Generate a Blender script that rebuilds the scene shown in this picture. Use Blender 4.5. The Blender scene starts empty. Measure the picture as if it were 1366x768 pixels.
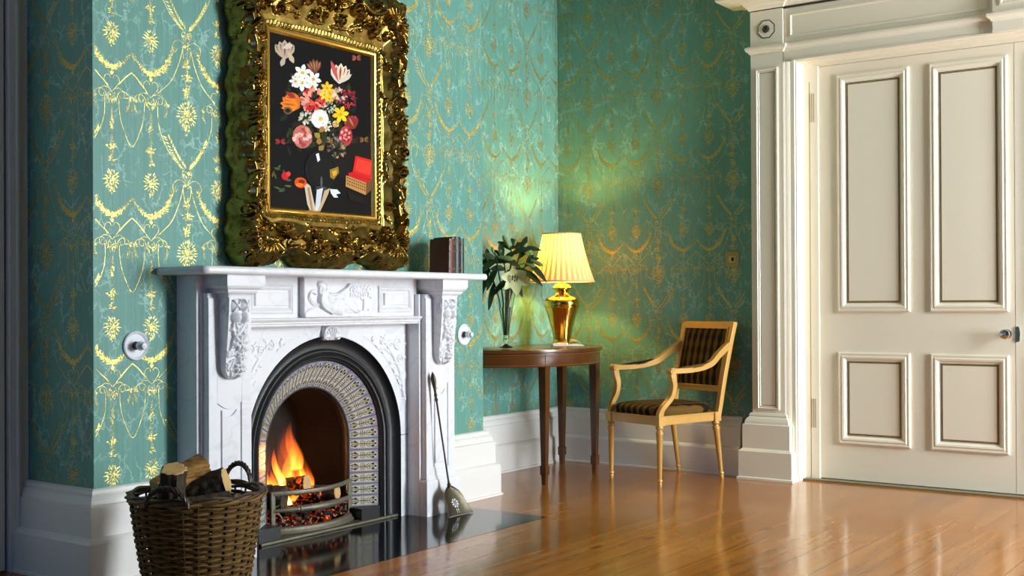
import bpy, math, random
import numpy as np
from mathutils import Vector, Matrix
random.seed(7); rng = np.random.RandomState(11)
PI = math.pi; sin = math.sin; cos = math.cos
SC = bpy.context.scene; COL = SC.collection

# ------------------------------------------------------------------ helpers
BUILT = []
class MB:
    off = (0,0,0)
    def __init__(s): s.v = []; s.f = []; s.m = []
    def add(s, vs, fs, m=0):
        b = len(s.v); s.v += [tuple(map(float, p)) for p in vs]
        for f in fs: s.f.append(tuple(b+i for i in f)); s.m.append(m)
        return s
    def box(s, x0, x1, y0, y1, z0, z1, m=0, M=None):
        vs = [(x, y, z) for x in (x0, x1) for y in (y0, y1) for z in (z0, z1)]
        if M is not None: vs = [tuple(M @ Vector(p)) for p in vs]
        return s.add(vs, [(0,1,3,2),(4,6,7,5),(0,4,5,1),(2,3,7,6),(0,2,6,4),(1,5,7,3)], m)
    def tube(s, pts, r, n=8, m=0, cap=True, flat=1.0):
        pts = [Vector(p) for p in pts]; k = len(pts)
        rs = r if hasattr(r, '__len__') else [r]*k
        up = None; vs = []
        for i, p in enumerate(pts):
            t = (pts[min(i+1, k-1)]-pts[max(i-1, 0)])
            if t.length < 1e-9: t = Vector((0,0,1))
            t.normalize()
            if up is None:
                up = Vector((0,0,1)) if abs(t.z) < .9 else Vector((1,0,0))
            a = up - t*up.dot(t)
            if a.length < 1e-6: a = t.orthogonal()
            a.normalize(); up = a; b = t.cross(a)
            for j in range(n):
                th = 2*PI*j/n
                vs.append(p + a*(rs[i]*cos(th)*flat) + b*(rs[i]*sin(th)))
        fs = [(i*n+j, i*n+(j+1) % n, (i+1)*n+(j+1) % n, (i+1)*n+j) for i in range(k-1) for j in range(n)]
        if cap: fs += [tuple(range(n))[::-1], tuple((k-1)*n+j for j in range(n))]
        return s.add(vs, fs, m)
    def lathe(s, prof, c=(0,0,0), n=40, m=0, M=None, rf=None):
        vs = []
        for r, z in prof:
            for j in range(n):
                th = 2*PI*j/n; rr = max(r, 1e-5)*(rf(th, z) if rf else 1)
                p = Vector((rr*cos(th), rr*sin(th), z))
                if M is not None: p = M @ p
                vs.append((p.x+c[0], p.y+c[1], p.z+c[2]))
        k = len(prof)
        fs = [(i*n+j, i*n+(j+1) % n, (i+1)*n+(j+1) % n, (i+1)*n+j) for i in range(k-1) for j in range(n)]
        return s.add(vs, fs, m)
    def prism(s, poly, f0, f1, m=0):           # poly 2d, f0/f1 map (a,b)->3d for both ends
        n = len(poly)
        vs = [f0(*p) for p in poly]+[f1(*p) for p in poly]
        fs = [(i, (i+1) % n, n+(i+1) % n, n+i) for i in range(n)]+[tuple(range(n))[::-1], tuple(range(n, 2*n))]
        return s.add(vs, fs, m)
    def grid(s, P, mask=None, m=0):            # P array (a,b,3)
        a, b = P.shape[:2]; base = len(s.v)
        s.v += [tuple(map(float, p)) for p in P.reshape(-1, 3)]
        for i in range(a-1):
            for j in range(b-1):
                if mask is None or mask[i, j]:
                    s.f.append((base+i*b+j, base+(i+1)*b+j, base+(i+1)*b+j+1, base+i*b+j+1)); s.m.append(m)
        return s
    def frame(s, prof, rect, plane, m=0):      # mitred moulding round a rect; prof = [(inset, proud)], plane(u,v,h)->3d
        u0, u1, v0, v1 = rect; vs = []
        for ins, h in prof:
            for (u, v) in ((u0+ins, v0+ins), (u1-ins, v0+ins), (u1-ins, v1-ins), (u0+ins, v1-ins)): vs.append(plane(u, v, h))
        fs = [(i*4+j, i*4+(j+1) % 4, (i+1)*4+(j+1) % 4, (i+1)*4+j) for i in range(len(prof)-1) for j in range(4)]
        return s.add(vs, fs, m)
    def fill(s, rect, ins, h, plane, m=0):
        u0, u1, v0, v1 = rect
        return s.add([plane(u0+ins, v0+ins, h), plane(u1-ins, v0+ins, h), plane(u1-ins, v1-ins, h), plane(u0+ins, v1-ins, h)], [(0,1,2,3)], m)
    def build(s, name, mats, parent=None, smooth=False, bevel=0, sub=0, weld=False):
        if parent and tuple(MB.off) != (0,0,0): s.v = [(p[0]-MB.off[0], p[1]-MB.off[1], p[2]-MB.off[2]) for p in s.v]
        me = bpy.data.meshes.new(name); me.from_pydata(s.v, [], s.f)
        mats = mats if isinstance(mats, (list, tuple)) else [mats]
        for mt in mats: me.materials.append(mt)
        if len(mats) > 1: me.polygons.foreach_set('material_index', s.m)
        import bmesh
        bm = bmesh.new(); bm.from_mesh(me)
        if weld: bmesh.ops.remove_doubles(bm, verts=bm.verts, dist=1e-5)
        loose = [v for v in bm.verts if not v.link_faces]
        if loose: bmesh.ops.delete(bm, geom=loose, context='VERTS')
        if len(bm.faces) < 60000: bmesh.ops.recalc_face_normals(bm, faces=bm.faces)
        bm.to_mesh(me); bm.free()
        if smooth:
            me.polygons.foreach_set('use_smooth', [True]*len(me.polygons))
            if smooth != 'all': me.set_sharp_from_angle(angle=math.radians(smooth if smooth is not True else 40))
        me.update()
        o = bpy.data.objects.new(name, me); COL.objects.link(o)
        if parent: o.parent = parent
        BUILT.append(o)
        if bevel:
            b = o.modifiers.new('bevel', 'BEVEL'); b.width = bevel; b.segments = 2; b.limit_method = 'ANGLE'; b.angle_limit = math.radians(35)
        if sub:
            b = o.modifiers.new('sub', 'SUBSURF'); b.levels = sub; b.render_levels = sub
        return o

def tag(o, label=None, cat=None, group=None, kind=None):
    if label: o['label'] = label
    if cat: o['category'] = cat
    if group: o['group'] = group
    if kind: o['kind'] = kind
    return o
def empty(name, loc=(0,0,0), rz=0, label=None, cat=None, group=None, kind=None):
    o = bpy.data.objects.new(name, None); COL.objects.link(o); o.location = loc; o.rotation_euler = (0,0,rz)
    o.empty_display_size = .05
    return tag(o, label, cat, group, kind)
def struct(o, label=None): return tag(o, label, None, None, 'structure')

def arc(cx, cy, r, a0, a1, n): return [(cx+r*cos(a0+(a1-a0)*i/n), cy+r*sin(a0+(a1-a0)*i/n)) for i in range(n+1)]
def spline(P, n=8):
    P = [np.array(p, float) for p in P]; out = []
    for i in range(len(P)-1):
        p0 = P[max(i-1, 0)]; p1 = P[i]; p2 = P[i+1]; p3 = P[min(i+2, len(P)-1)]
        for k in range(n):
            t = k/n; out.append(.5*((2*p1)+(-p0+p2)*t+(2*p0-5*p1+4*p2-p3)*t*t+(-p0+3*p1-3*p2+p3)*t**3))
    out.append(P[-1]); return out

# ------------------------------------------------------------------ materials
def srgb(r, g, b):
    f = lambda c: (c/255/12.92) if c/255 <= .04045 else ((c/255+.055)/1.055)**2.4
    return (f(r), f(g), f(b), 1)
def newmat(name):
    m = bpy.data.materials.new(name); m.use_nodes = True
    nt = m.node_tree; b = nt.nodes['Principled BSDF']; return m, nt, b
def N(nt, t, **kw):
    n = nt.nodes.new(t)
    for k, v in kw.items():
        if k.startswith('i_'):
            key = k[2:]; key = int(key) if key.isdigit() else key
            n.inputs[key].default_value = v
        else: setattr(n, k, v)
    return n
def plain(name, col, rough=.5, metal=0, bump=0, bscale=60, spec=.5, var=0, vscale=8, **extra):
    m, nt, b = newmat(name)
    b.inputs['Base Color'].default_value = col; b.inputs['Roughness'].default_value = rough; b.inputs['Metallic'].default_value = metal
    b.inputs['Specular IOR Level'].default_value = spec
    for k, v in extra.items(): b.inputs[k.replace('_', ' ')].default_value = v
    L = nt.links; tc = N(nt, 'ShaderNodeTexCoord')
    if bump:
        n = N(nt, 'ShaderNodeTexNoise', i_Scale=bscale, i_Detail=4.); L.new(tc.outputs['Object'], n.inputs['Vector'])
        bp = N(nt, 'ShaderNodeBump', i_Strength=bump, i_Distance=.01); L.new(n.outputs['Fac'], bp.inputs['Height']); L.new(bp.outputs['Normal'], b.inputs['Normal'])
    if var:
        n = N(nt, 'ShaderNodeTexNoise', i_Scale=vscale, i_Detail=5.); L.new(tc.outputs['Object'], n.inputs['Vector'])
        mx = N(nt, 'ShaderNodeMixRGB'); mx.inputs[1].default_value = tuple(c*(1-var) for c in col[:3])+(1,); mx.inputs[2].default_value = tuple(min(1, c*(1+var)) for c in col[:3])+(1,)
        L.new(n.outputs['Fac'], mx.inputs[0]); L.new(mx.outputs[0], b.inputs['Base Color'])
    return m

def wallpaper_mat(axis):
    m, nt, b = newmat('wallpaper_'+axis); L = nt.links
    tc = N(nt, 'ShaderNodeTexCoord'); mp = N(nt, 'ShaderNodeMapping')
    L.new(tc.outputs['Object'], mp.inputs['Vector'])
    ds = N(nt, 'ShaderNodeTexNoise', i_Scale=14., i_Detail=4., i_Roughness=.65); L.new(mp.outputs[0], ds.inputs['Vector'])
    mixv = N(nt, 'ShaderNodeMixRGB', blend_type='ADD'); mixv.inputs[0].default_value = .11
    L.new(mp.outputs[0], mixv.inputs[1]); L.new(ds.outputs['Color'], mixv.inputs[2])
    mp2 = N(nt, 'ShaderNodeMapping'); mp2.inputs['Scale'].default_value = (17, 17, 7.5); L.new(mixv.outputs[0], mp2.inputs['Vector'])
    vo = N(nt, 'ShaderNodeTexVoronoi', feature='DISTANCE_TO_EDGE', i_Scale=1.); L.new(mp2.outputs[0], vo.inputs['Vector'])
    cr = N(nt, 'ShaderNodeValToRGB'); cr.color_ramp.elements[0].position = .0; cr.color_ramp.elements[0].color = (1,1,1,1)
    cr.color_ramp.elements[1].position = .06; cr.color_ramp.elements[1].color = (0,0,0,1); L.new(vo.outputs['Distance'], cr.inputs[0])
    # break the veins up
    ms = N(nt, 'ShaderNodeTexNoise', i_Scale=9., i_Detail=3.); L.new(mp.outputs[0], ms.inputs['Vector'])
    mr = N(nt, 'ShaderNodeValToRGB'); mr.color_ramp.elements[0].position = .45; mr.color_ramp.elements[1].position = .6; L.new(ms.outputs['Fac'], mr.inputs[0])
    mul = N(nt, 'ShaderNodeMath', operation='MULTIPLY'); L.new(cr.outputs[0], mul.inputs[0]); L.new(mr.outputs[0], mul.inputs[1])
    # fine vertical silk threads
    mp3 = N(nt, 'ShaderNodeMapping'); mp3.inputs['Scale'].default_value = (160, 160, 2.5); L.new(tc.outputs['Object'], mp3.inputs['Vector'])
    th = N(nt, 'ShaderNodeTexNoise', i_Scale=1., i_Detail=2.); L.new(mp3.outputs[0], th.inputs['Vector'])
    base = N(nt, 'ShaderNodeMixRGB'); base.inputs[1].default_value = srgb(80, 134, 122); base.inputs[2].default_value = srgb(108, 162, 147)
    L.new(th.outputs['Fac'], base.inputs[0])
    c2 = N(nt, 'ShaderNodeMixRGB'); L.new(base.outputs[0], c2.inputs[1]); c2.inputs[2].default_value = srgb(182, 222, 206)
    m2 = N(nt, 'ShaderNodeMath', operation='MULTIPLY'); m2.inputs[1].default_value = .55; L.new(mul.outputs[0], m2.inputs[0]); L.new(m2.outputs[0], c2.inputs[0])
    L.new(c2.outputs[0], b.inputs['Base Color']); b.inputs['Roughness'].default_value = .5; b.inputs['Specular IOR Level'].default_value = .35
    b.inputs['Sheen Weight'].default_value = .1
    bp = N(nt, 'ShaderNodeBump', i_Strength=.12, i_Distance=.002); L.new(th.outputs['Fac'], bp.inputs['Height']); L.new(bp.outputs['Normal'], b.inputs['Normal'])
    return m
def marble_mat():
    m, nt, b = newmat('white_marble'); L = nt.links; tc = N(nt, 'ShaderNodeTexCoord')
    n = N(nt, 'ShaderNodeTexNoise', i_Scale=3.5, i_Detail=8., i_Distortion=1.6); L.new(tc.outputs['Object'], n.inputs['Vector'])
    cr = N(nt, 'ShaderNodeValToRGB'); e = cr.color_ramp.elements; e[0].position = .47; e[0].color = srgb(226, 226, 230); e[1].position = .53; e[1].color = srgb(228, 228, 230)
    x = cr.color_ramp.elements.new(.5); x.color = srgb(204, 206, 213); L.new(n.outputs['Fac'], cr.inputs[0])
    n2 = N(nt, 'ShaderNodeTexNoise', i_Scale=2., i_Detail=3.); L.new(tc.outputs['Object'], n2.inputs['Vector'])
    mx = N(nt, 'ShaderNodeMixRGB'); mx.inputs[2].default_value = srgb(228, 228, 230); L.new(n2.outputs['Fac'], mx.inputs[0]); L.new(cr.outputs[0], mx.inputs[1])
    L.new(mx.outputs[0], b.inputs['Base Color']); b.inputs['Roughness'].default_value = .28; return m
def floor_mat():
    m, nt, b = newmat('pine_boards'); L = nt.links; tc = N(nt, 'ShaderNodeTexCoord')
    sep = N(nt, 'ShaderNodeSeparateXYZ'); L.new(tc.outputs['Object'], sep.inputs[0])
    W = .155
    dv = N(nt, 'ShaderNodeMath', operation='DIVIDE'); dv.inputs[1].default_value = W; L.new(sep.outputs['Y'], dv.inputs[0])
    fl = N(nt, 'ShaderNodeMath', operation='FLOOR'); L.new(dv.outputs[0], fl.inputs[0])
    fr = N(nt, 'ShaderNodeMath', operation='FRACT'); L.new(dv.outputs[0], fr.inputs[0])
    wn = N(nt, 'ShaderNodeTexWhiteNoise', noise_dimensions='1D'); L.new(fl.outputs[0], wn.inputs['W'])
    off = N(nt, 'ShaderNodeMath', operation='MULTIPLY_ADD'); off.inputs[1].default_value = 9.; L.new(wn.outputs['Value'], off.inputs[0]); L.new(sep.outputs['X'], off.inputs[2])
    # board ends
    de = N(nt, 'ShaderNodeMath', operation='DIVIDE'); de.inputs[1].default_value = 2.9; L.new(off.outputs[0], de.inputs[0])
    fe = N(nt, 'ShaderNodeMath', operation='FRACT'); L.new(de.outputs[0], fe.inputs[0]); fle = N(nt, 'ShaderNodeMath', operation='FLOOR'); L.new(de.outputs[0], fle.inputs[0])
    cv = N(nt, 'ShaderNodeCombineXYZ'); L.new(fl.outputs[0], cv.inputs[0]); L.new(fle.outputs[0], cv.inputs[1])
    wn2 = N(nt, 'ShaderNodeTexWhiteNoise', noise_dimensions='3D'); L.new(cv.outputs[0], wn2.inputs['Vector'])
    cx = N(nt, 'ShaderNodeCombineXYZ'); L.new(off.outputs[0], cx.inputs[0]); L.new(sep.outputs['Y'], cx.inputs[1])
    mp = N(nt, 'ShaderNodeMapping'); mp.inputs['Scale'].default_value = (.8, 15, 1); L.new(cx.outputs[0], mp.inputs['Vector'])
    g = N(nt, 'ShaderNodeTexNoise', i_Scale=1.2, i_Detail=3., i_Distortion=.4); L.new(mp.outputs[0], g.inputs['Vector'])
    cr = N(nt, 'ShaderNodeValToRGB'); e = cr.color_ramp.elements; e[0].position = .25; e[0].color = srgb(158, 96, 32); e[1].position = .8; e[1].color = srgb(198, 126, 46)
    L.new(g.outputs['Fac'], cr.inputs[0])
    hv = N(nt, 'ShaderNodeMixRGB', blend_type='MULTIPLY'); hv.inputs[0].default_value = .55; L.new(cr.outputs[0], hv.inputs[1])
    vr = N(nt, 'ShaderNodeValToRGB'); vr.color_ramp.elements[0].color = (.55,.5,.42,1); vr.color_ramp.elements[1].color = (1.0,1.0,1.0,1); L.new(wn2.outputs['Value'], vr.inputs[0]); L.new(vr.outputs[0], hv.inputs[2])
    # knots
    mk = N(nt, 'ShaderNodeMapping'); mk.inputs['Scale'].default_value = (2.6, 7.5, 1); L.new(cx.outputs[0], mk.inputs['Vector'])
    vk = N(nt, 'ShaderNodeTexVoronoi', i_Scale=1.); L.new(mk.outputs[0], vk.inputs['Vector'])
    kr = N(nt, 'ShaderNodeValToRGB'); kr.color_ramp.elements[0].position = .05; kr.color_ramp.elements[0].color = (1,1,1,1); kr.color_ramp.elements[1].position = .15; kr.color_ramp.elements[1].color = (0,0,0,1)
    L.new(vk.outputs['Distance'], kr.inputs[0])
    kx = N(nt, 'ShaderNodeMixRGB'); L.new(hv.outputs[0], kx.inputs[1]); kx.inputs[2].default_value = srgb(66, 36, 14)
    km = N(nt, 'ShaderNodeMath', operation='MULTIPLY'); km.inputs[1].default_value = .75; L.new(kr.outputs[0], km.inputs[0]); L.new(km.outputs[0], kx.inputs[0])
    # seams
    s1 = N(nt, 'ShaderNodeMath', operation='LESS_THAN'); s1.inputs[1].default_value = .013; L.new(fr.outputs[0], s1.inputs[0])
    s2 = N(nt, 'ShaderNodeMath', operation='LESS_THAN'); s2.inputs[1].default_value = .0012; L.new(fe.outputs[0], s2.inputs[0])
    s = N(nt, 'ShaderNodeMath', operation='MAXIMUM'); L.new(s1.outputs[0], s.inputs[0]); L.new(s2.outputs[0], s.inputs[1])
    sx = N(nt, 'ShaderNodeMixRGB'); L.new(kx.outputs[0], sx.inputs[1]); sx.inputs[2].default_value = srgb(84, 48, 18); L.new(s.outputs[0], sx.inputs[0])
    L.new(sx.outputs[0], b.inputs['Base Color'])
    rn = N(nt, 'ShaderNodeTexNoise', i_Scale=3., i_Detail=4.); L.new(tc.outputs['Object'], rn.inputs['Vector'])
    rr = N(nt, 'ShaderNodeMapRange'); rr.inputs['To Min'].default_value = .1; rr.inputs['To Max'].default_value = .26; L.new(rn.outputs['Fac'], rr.inputs[0]); L.new(rr.outputs[0], b.inputs['Roughness'])
    b.inputs['Specular IOR Level'].default_value = .5; b.inputs['Coat Weight'].default_value = .15; b.inputs['Coat Roughness'].default_value = .08
    # cupped boards: gentle waviness across the board and along it
    mw = N(nt, 'ShaderNodeMapping'); mw.inputs['Scale'].default_value = (1.2, 4.5, 1); L.new(cx.outputs[0], mw.inputs['Vector'])
    wv = N(nt, 'ShaderNodeTexNoise', i_Scale=1., i_Detail=2.); L.new(mw.outputs[0], wv.inputs['Vector'])
    bp = N(nt, 'ShaderNodeBump', i_Strength=.12, i_Distance=.012); L.new(wv.outputs['Fac'], bp.inputs['Height'])
    bp2 = N(nt, 'ShaderNodeBump', i_Strength=.08, i_Distance=.001); bp2.invert = True; L.new(s.outputs[0], bp2.inputs['Height']); L.new(bp.outputs['Normal'], bp2.inputs['Normal'])
    L.new(bp2.outputs['Normal'], b.inputs['Normal']); return m

M_wall = wallpaper_mat('paper')
M_foil = plain('gold_foil', srgb(200, 184, 104), rough=.46, metal=.85, var=.10, vscale=30)
M_paint = plain('cream_paint', srgb(240, 231, 208), rough=.38, bump=.03, bscale=40)
M_skirt = plain('white_paint', srgb(226, 224, 218), rough=.4, bump=.03, bscale=40)
M_groove = plain('dark_groove', srgb(52, 44, 24), rough=.7)
M_gilt = plain('gilt_line', srgb(196, 160, 60), rough=.4, metal=.5)
M_marble = marble_mat()
M_floor = floor_mat()
M_iron = plain('black_iron', srgb(30, 31, 32), rough=.42, spec=.5, bump=.12, bscale=60)
M_soot = plain('sooty_brick', srgb(22, 18, 16), rough=.95, bump=.4, bscale=20, var=.4)
M_grate = plain('worn_iron', srgb(112, 106, 90), rough=.5, metal=.55, bump=.35, bscale=50, var=.35, vscale=14)
M_slab = plain('polished_black_slate', srgb(18, 22, 24), rough=.1, spec=.6, var=.5, vscale=5)
M_ceil = plain('ceiling_paint', srgb(150, 142, 124), rough=.9)
M_brass = plain('polished_brass', srgb(232, 190, 92), rough=.12, metal=1)
M_chrome = plain('silvered_metal', srgb(206, 208, 212), rough=.18, metal=1)
M_porc = plain('white_porcelain', srgb(226, 228, 234), rough=.15)
def frame_gold():
    m, nt, b = newmat('antique_gold'); L = nt.links; tc = N(nt, 'ShaderNodeTexCoord')
    n = N(nt, 'ShaderNodeTexNoise', i_Scale=22., i_Detail=6.); L.new(tc.outputs['Object'], n.inputs['Vector'])
    cr = N(nt, 'ShaderNodeValToRGB'); e = cr.color_ramp.elements; e[0].position = .3; e[0].color = srgb(112, 94, 42); e[1].position = .7; e[1].color = srgb(176, 146, 78)
    L.new(n.outputs['Fac'], cr.inputs[0]); L.new(cr.outputs[0], b.inputs['Base Color'])
    b.inputs['Metallic'].default_value = 1; b.inputs['Roughness'].default_value = .24
    bp = N(nt, 'ShaderNodeBump', i_Strength=.1, i_Distance=.003); L.new(n.outputs['Fac'], bp.inputs['Height']); L.new(bp.outputs['Normal'], b.inputs['Normal']); return m
M_fgold = frame_gold()
M_lip = plain('bright_gilt', srgb(214, 170, 74), rough=.25, metal=.9)
M_mahog = plain('mahogany', srgb(88, 52, 24), rough=.22, var=.35, vscale=12)
M_chairw = plain('cream_gilt_wood', srgb(198, 152, 78), rough=.36, metal=.2, var=.12, vscale=20)
M_leaf = plain('lily_leaf', srgb(36, 58, 26), rough=.4, var=.4, vscale=30)
M_bud = plain('lily_bud', srgb(122, 142, 76), rough=.45, var=.25, vscale=30)
M_petal = plain('lily_petal', srgb(206, 208, 150), rough=.5, var=.15, vscale=30)
M_glass = plain('clear_glass', (.96,.98,.96,1), rough=.02, Transmission_Weight=1., IOR=1.45)
M_bark = plain('rough_bark', srgb(66, 54, 40), rough=.95, bump=1., bscale=35, var=.5, vscale=18)
def cutwood():
    m, nt, b = newmat('cut_wood'); L = nt.links; tc = N(nt, 'ShaderNodeTexCoord')
    w = N(nt, 'ShaderNodeTexNoise', i_Scale=26., i_Detail=4., i_Distortion=1.); L.new(tc.outputs['Object'], w.inputs['Vector'])
    cr = N(nt, 'ShaderNodeValToRGB'); cr.color_ramp.elements[0].color = srgb(172, 130, 72); cr.color_ramp.elements[1].color = srgb(220, 184, 124); L.new(w.outputs['Fac'], cr.inputs[0])
    L.new(cr.outputs[0], b.inputs['Base Color']); b.inputs['Roughness'].default_value = .7; return m
M_cut = cutwood()
M_wick = [plain('willow_%s' % k, c, rough=.5, var=.35, vscale=25) for k, c in (('brown', srgb(86, 62, 28)), ('straw', srgb(128, 98, 48)), ('dark', srgb(46, 32, 18)))]

# ------------------------------------------------------------------ wallpaper foil motifs in (u, v)
def motif():
    S = []          # list of polygons in crop units
    def rib(P, w, n=5):
        P = spline(P, n)
        for i in range(len(P)-1):
            d = P[i+1]-P[i]; l = np.hypot(*d)
            if l < 1e-6: continue
            nn = np.array([-d[1], d[0]])/l*w*.25
            S.append([P[i]+nn, P[i+1]+nn, P[i+1]-nn, P[i]-nn])
    def leaf(x, y, a, l, w):
        d = np.array([cos(a), sin(a)]); nn = np.array([-d[1], d[0]]); p = np.array([x, y])
        S.append([p, p+d*l*.35+nn*w/2, p+d*l, p+d*l*.35-nn*w/2])
    def blob(x, y, rx, ry, k):
        for i in range(k):
            a = random.uniform(0, 2*PI); q = random.uniform(.0, .8)
            leaf(x+rx*q*cos(a)*.8, y+ry*q*sin(a)*.8, a+random.uniform(-.5, .5), random.uniform(6, 11), random.uniform(2.4, 3.8))
    def garland(P, w):
        P = spline(P, 7); n = len(P)
        for i, p in enumerate(P):
            t = i/(n-1); ww = w*(.35+.65*sin(PI*t))*.85; jx = .28*w
            d = P[min(i+1, n-1)]-P[max(i-1, 0)]; a = math.atan2(d[1], d[0])
            for sgn in (-1, 1, 0):
                for _ in range(2 if w > 12 else 1): leaf(p[0]+random.uniform(-jx, jx), p[1]+random.uniform(-jx, jx), a+sgn*.9+random.uniform(-.3, .3), ww, ww*.26)
    for c in (97, 222):
        for s in (-1, 1):
            rib([(c, 98), (c+s*14, 80), (c+s*24, 62), (c+s*19, 46), (c+s*8, 43), (c+s*4, 54)], 3.2)
            rib([(c+s*10, 88), (c+s*24, 84), (c+s*38, 96), (c+s*38, 112), (c+s*27, 116), (c+s*25, 105)], 3)
            rib([(c+s*14, 128), (c+s*20, 102), (c+s*34, 92), (c+s*50, 100), (c+s*54, 112)], 3)
            rib([(c+s*8, 100), (c+s*12, 118), (c+s*5, 140)], 3)
            blob(c+s*53, 112, 8, 7, 9)
            garland([(c+s*54, 118), (c+s*52, 140), (c+s*46, 158)], 7)
        leaf(c, 44, -PI/2, 18, 8); leaf(c, 40, -PI/2-.6, 12, 5); leaf(c, 40, -PI/2+.6, 12, 5)
        blob(c, 122, 11, 16, 16)
        garland([(c, 142), (c, 180), (c, 225)], 8); garland([(c, 225), (c, 262), (c, 300), (c, 340)], 9)
        blob(c, 205, 9, 22, 12); blob(c, 276, 21, 13, 22); blob(c, 320, 12, 14, 12)
        for i in range(16):
            a = 2*PI*i/16; leaf(c+14*cos(a), 386+24*sin(a), a+random.uniform(-.3, .3), random.uniform(10, 19), 4)
        blob(c, 384, 24, 34, 60); blob(c, 425, 9, 12, 10)
    # open ogee loops
    rib([(119, 118), (121, 160), (131, 210), (160, 272), (189, 210), (199, 160), (201, 118)], 3.2, 7)
    garland([(160, 120), (160, 150), (160, 178)], 5)
    rib([(245, 112), (248, 185), (270, 250), (300, 298), (336, 328)], 3.6, 8)
    rib([(75, 112), (72, 185), (47, 250), (15, 298), (-5, 328)], 3.6, 8)
    for s in (-1, 1):
        rib([(160, 24), (160+s*20, 44), (160+s*40, 70)], 6)
        rib([(345+s*(-12)+0, -100), (345-s*27, -40), (345-s*55, 28), (345-s*100, 78)], 3.8, 8)
    garland([(160, 446), (128, 486), (97, 502), (62, 480), (36, 440), (22, 396)], 15)
    garland([(160, 446), (190, 486), (222, 502), (262, 480), (286, 440), (300, 396)], 15)
    blob(97, 502, 24, 10, 26); blob(222, 504, 24, 10, 26)
    c = 345
    for s in (-1, 1):
        P = spline([(c+s*8, 326), (c+s*28, 300), (c+s*46, 268), (c+s*66, 226)], 4)
        for i, p in enumerate(P):
            a = math.atan2(-1, s*.75)
            leaf(p[0]+s*3, p[1], a-.65, 17, 4.5); leaf(p[0]-s*3, p[1], a+.65, 17, 4.5)
        rib([(c+s*4, 372), (c+s*16, 350), (c+s*14, 334), (c+s*3, 338)], 3)
        rib([(c+s*8, 376), (c+s*26, 366), (c+s*44, 376), (c+s*50, 398), (c+s*40, 410), (c+s*34, 398)], 3)
        rib([(c+s*14, 386), (c+s*12, 420), (c+s*4, 446)], 3)
    blob(c, 348, 22, 12, 20); blob(c, 384, 12, 14, 14)
    garland([(c, 396), (c, 440), (c, 480), (c, 560)], 10)
    blob(c, 448, 14, 20, 22); blob(c, 492, 26, 14, 32); blob(c, 540, 17, 34, 44)
    for i in range(24):
        a = 2*PI*i/24; leaf(c+24*cos(a), 622+34*sin(a), a+random.uniform(-.3, .3), random.uniform(10, 22), 5)
    blob(c, 620, 38, 44, 120); blob(c, 680, 14, 26, 22)
    return [[((p[0]-345)*.001447, -(p[1]-330)*.001173) for p in poly] for poly in S]
MOTIF = motif(); PU, PV = .52, .57
def foil(mb, u0, u1, v0, v1, ua, va, f, m=1, hole=None):
    for i in range(int((u0-ua)/PU)-2, int((u1-ua)/PU)+3):
        for j in range(int((v0-va)/PV)-2, int((v1-va)/PV)+3):
            for poly in MOTIF:
                P = [(u+ua+i*PU, v+va+j*PV) for u, v in poly]
                if hole and hole[0] < P[0][0] < hole[1] and hole[2] < P[0][1] < hole[3]: continue
                if min(p[0] for p in P) > u0 and max(p[0] for p in P) < u1 and min(p[1] for p in P) > v0 and max(p[1] for p in P) < v1:
                    mb.add([f(*p, random.uniform(.0003, .0012)) for p in P], [tuple(range(len(P)))], m)

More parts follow.
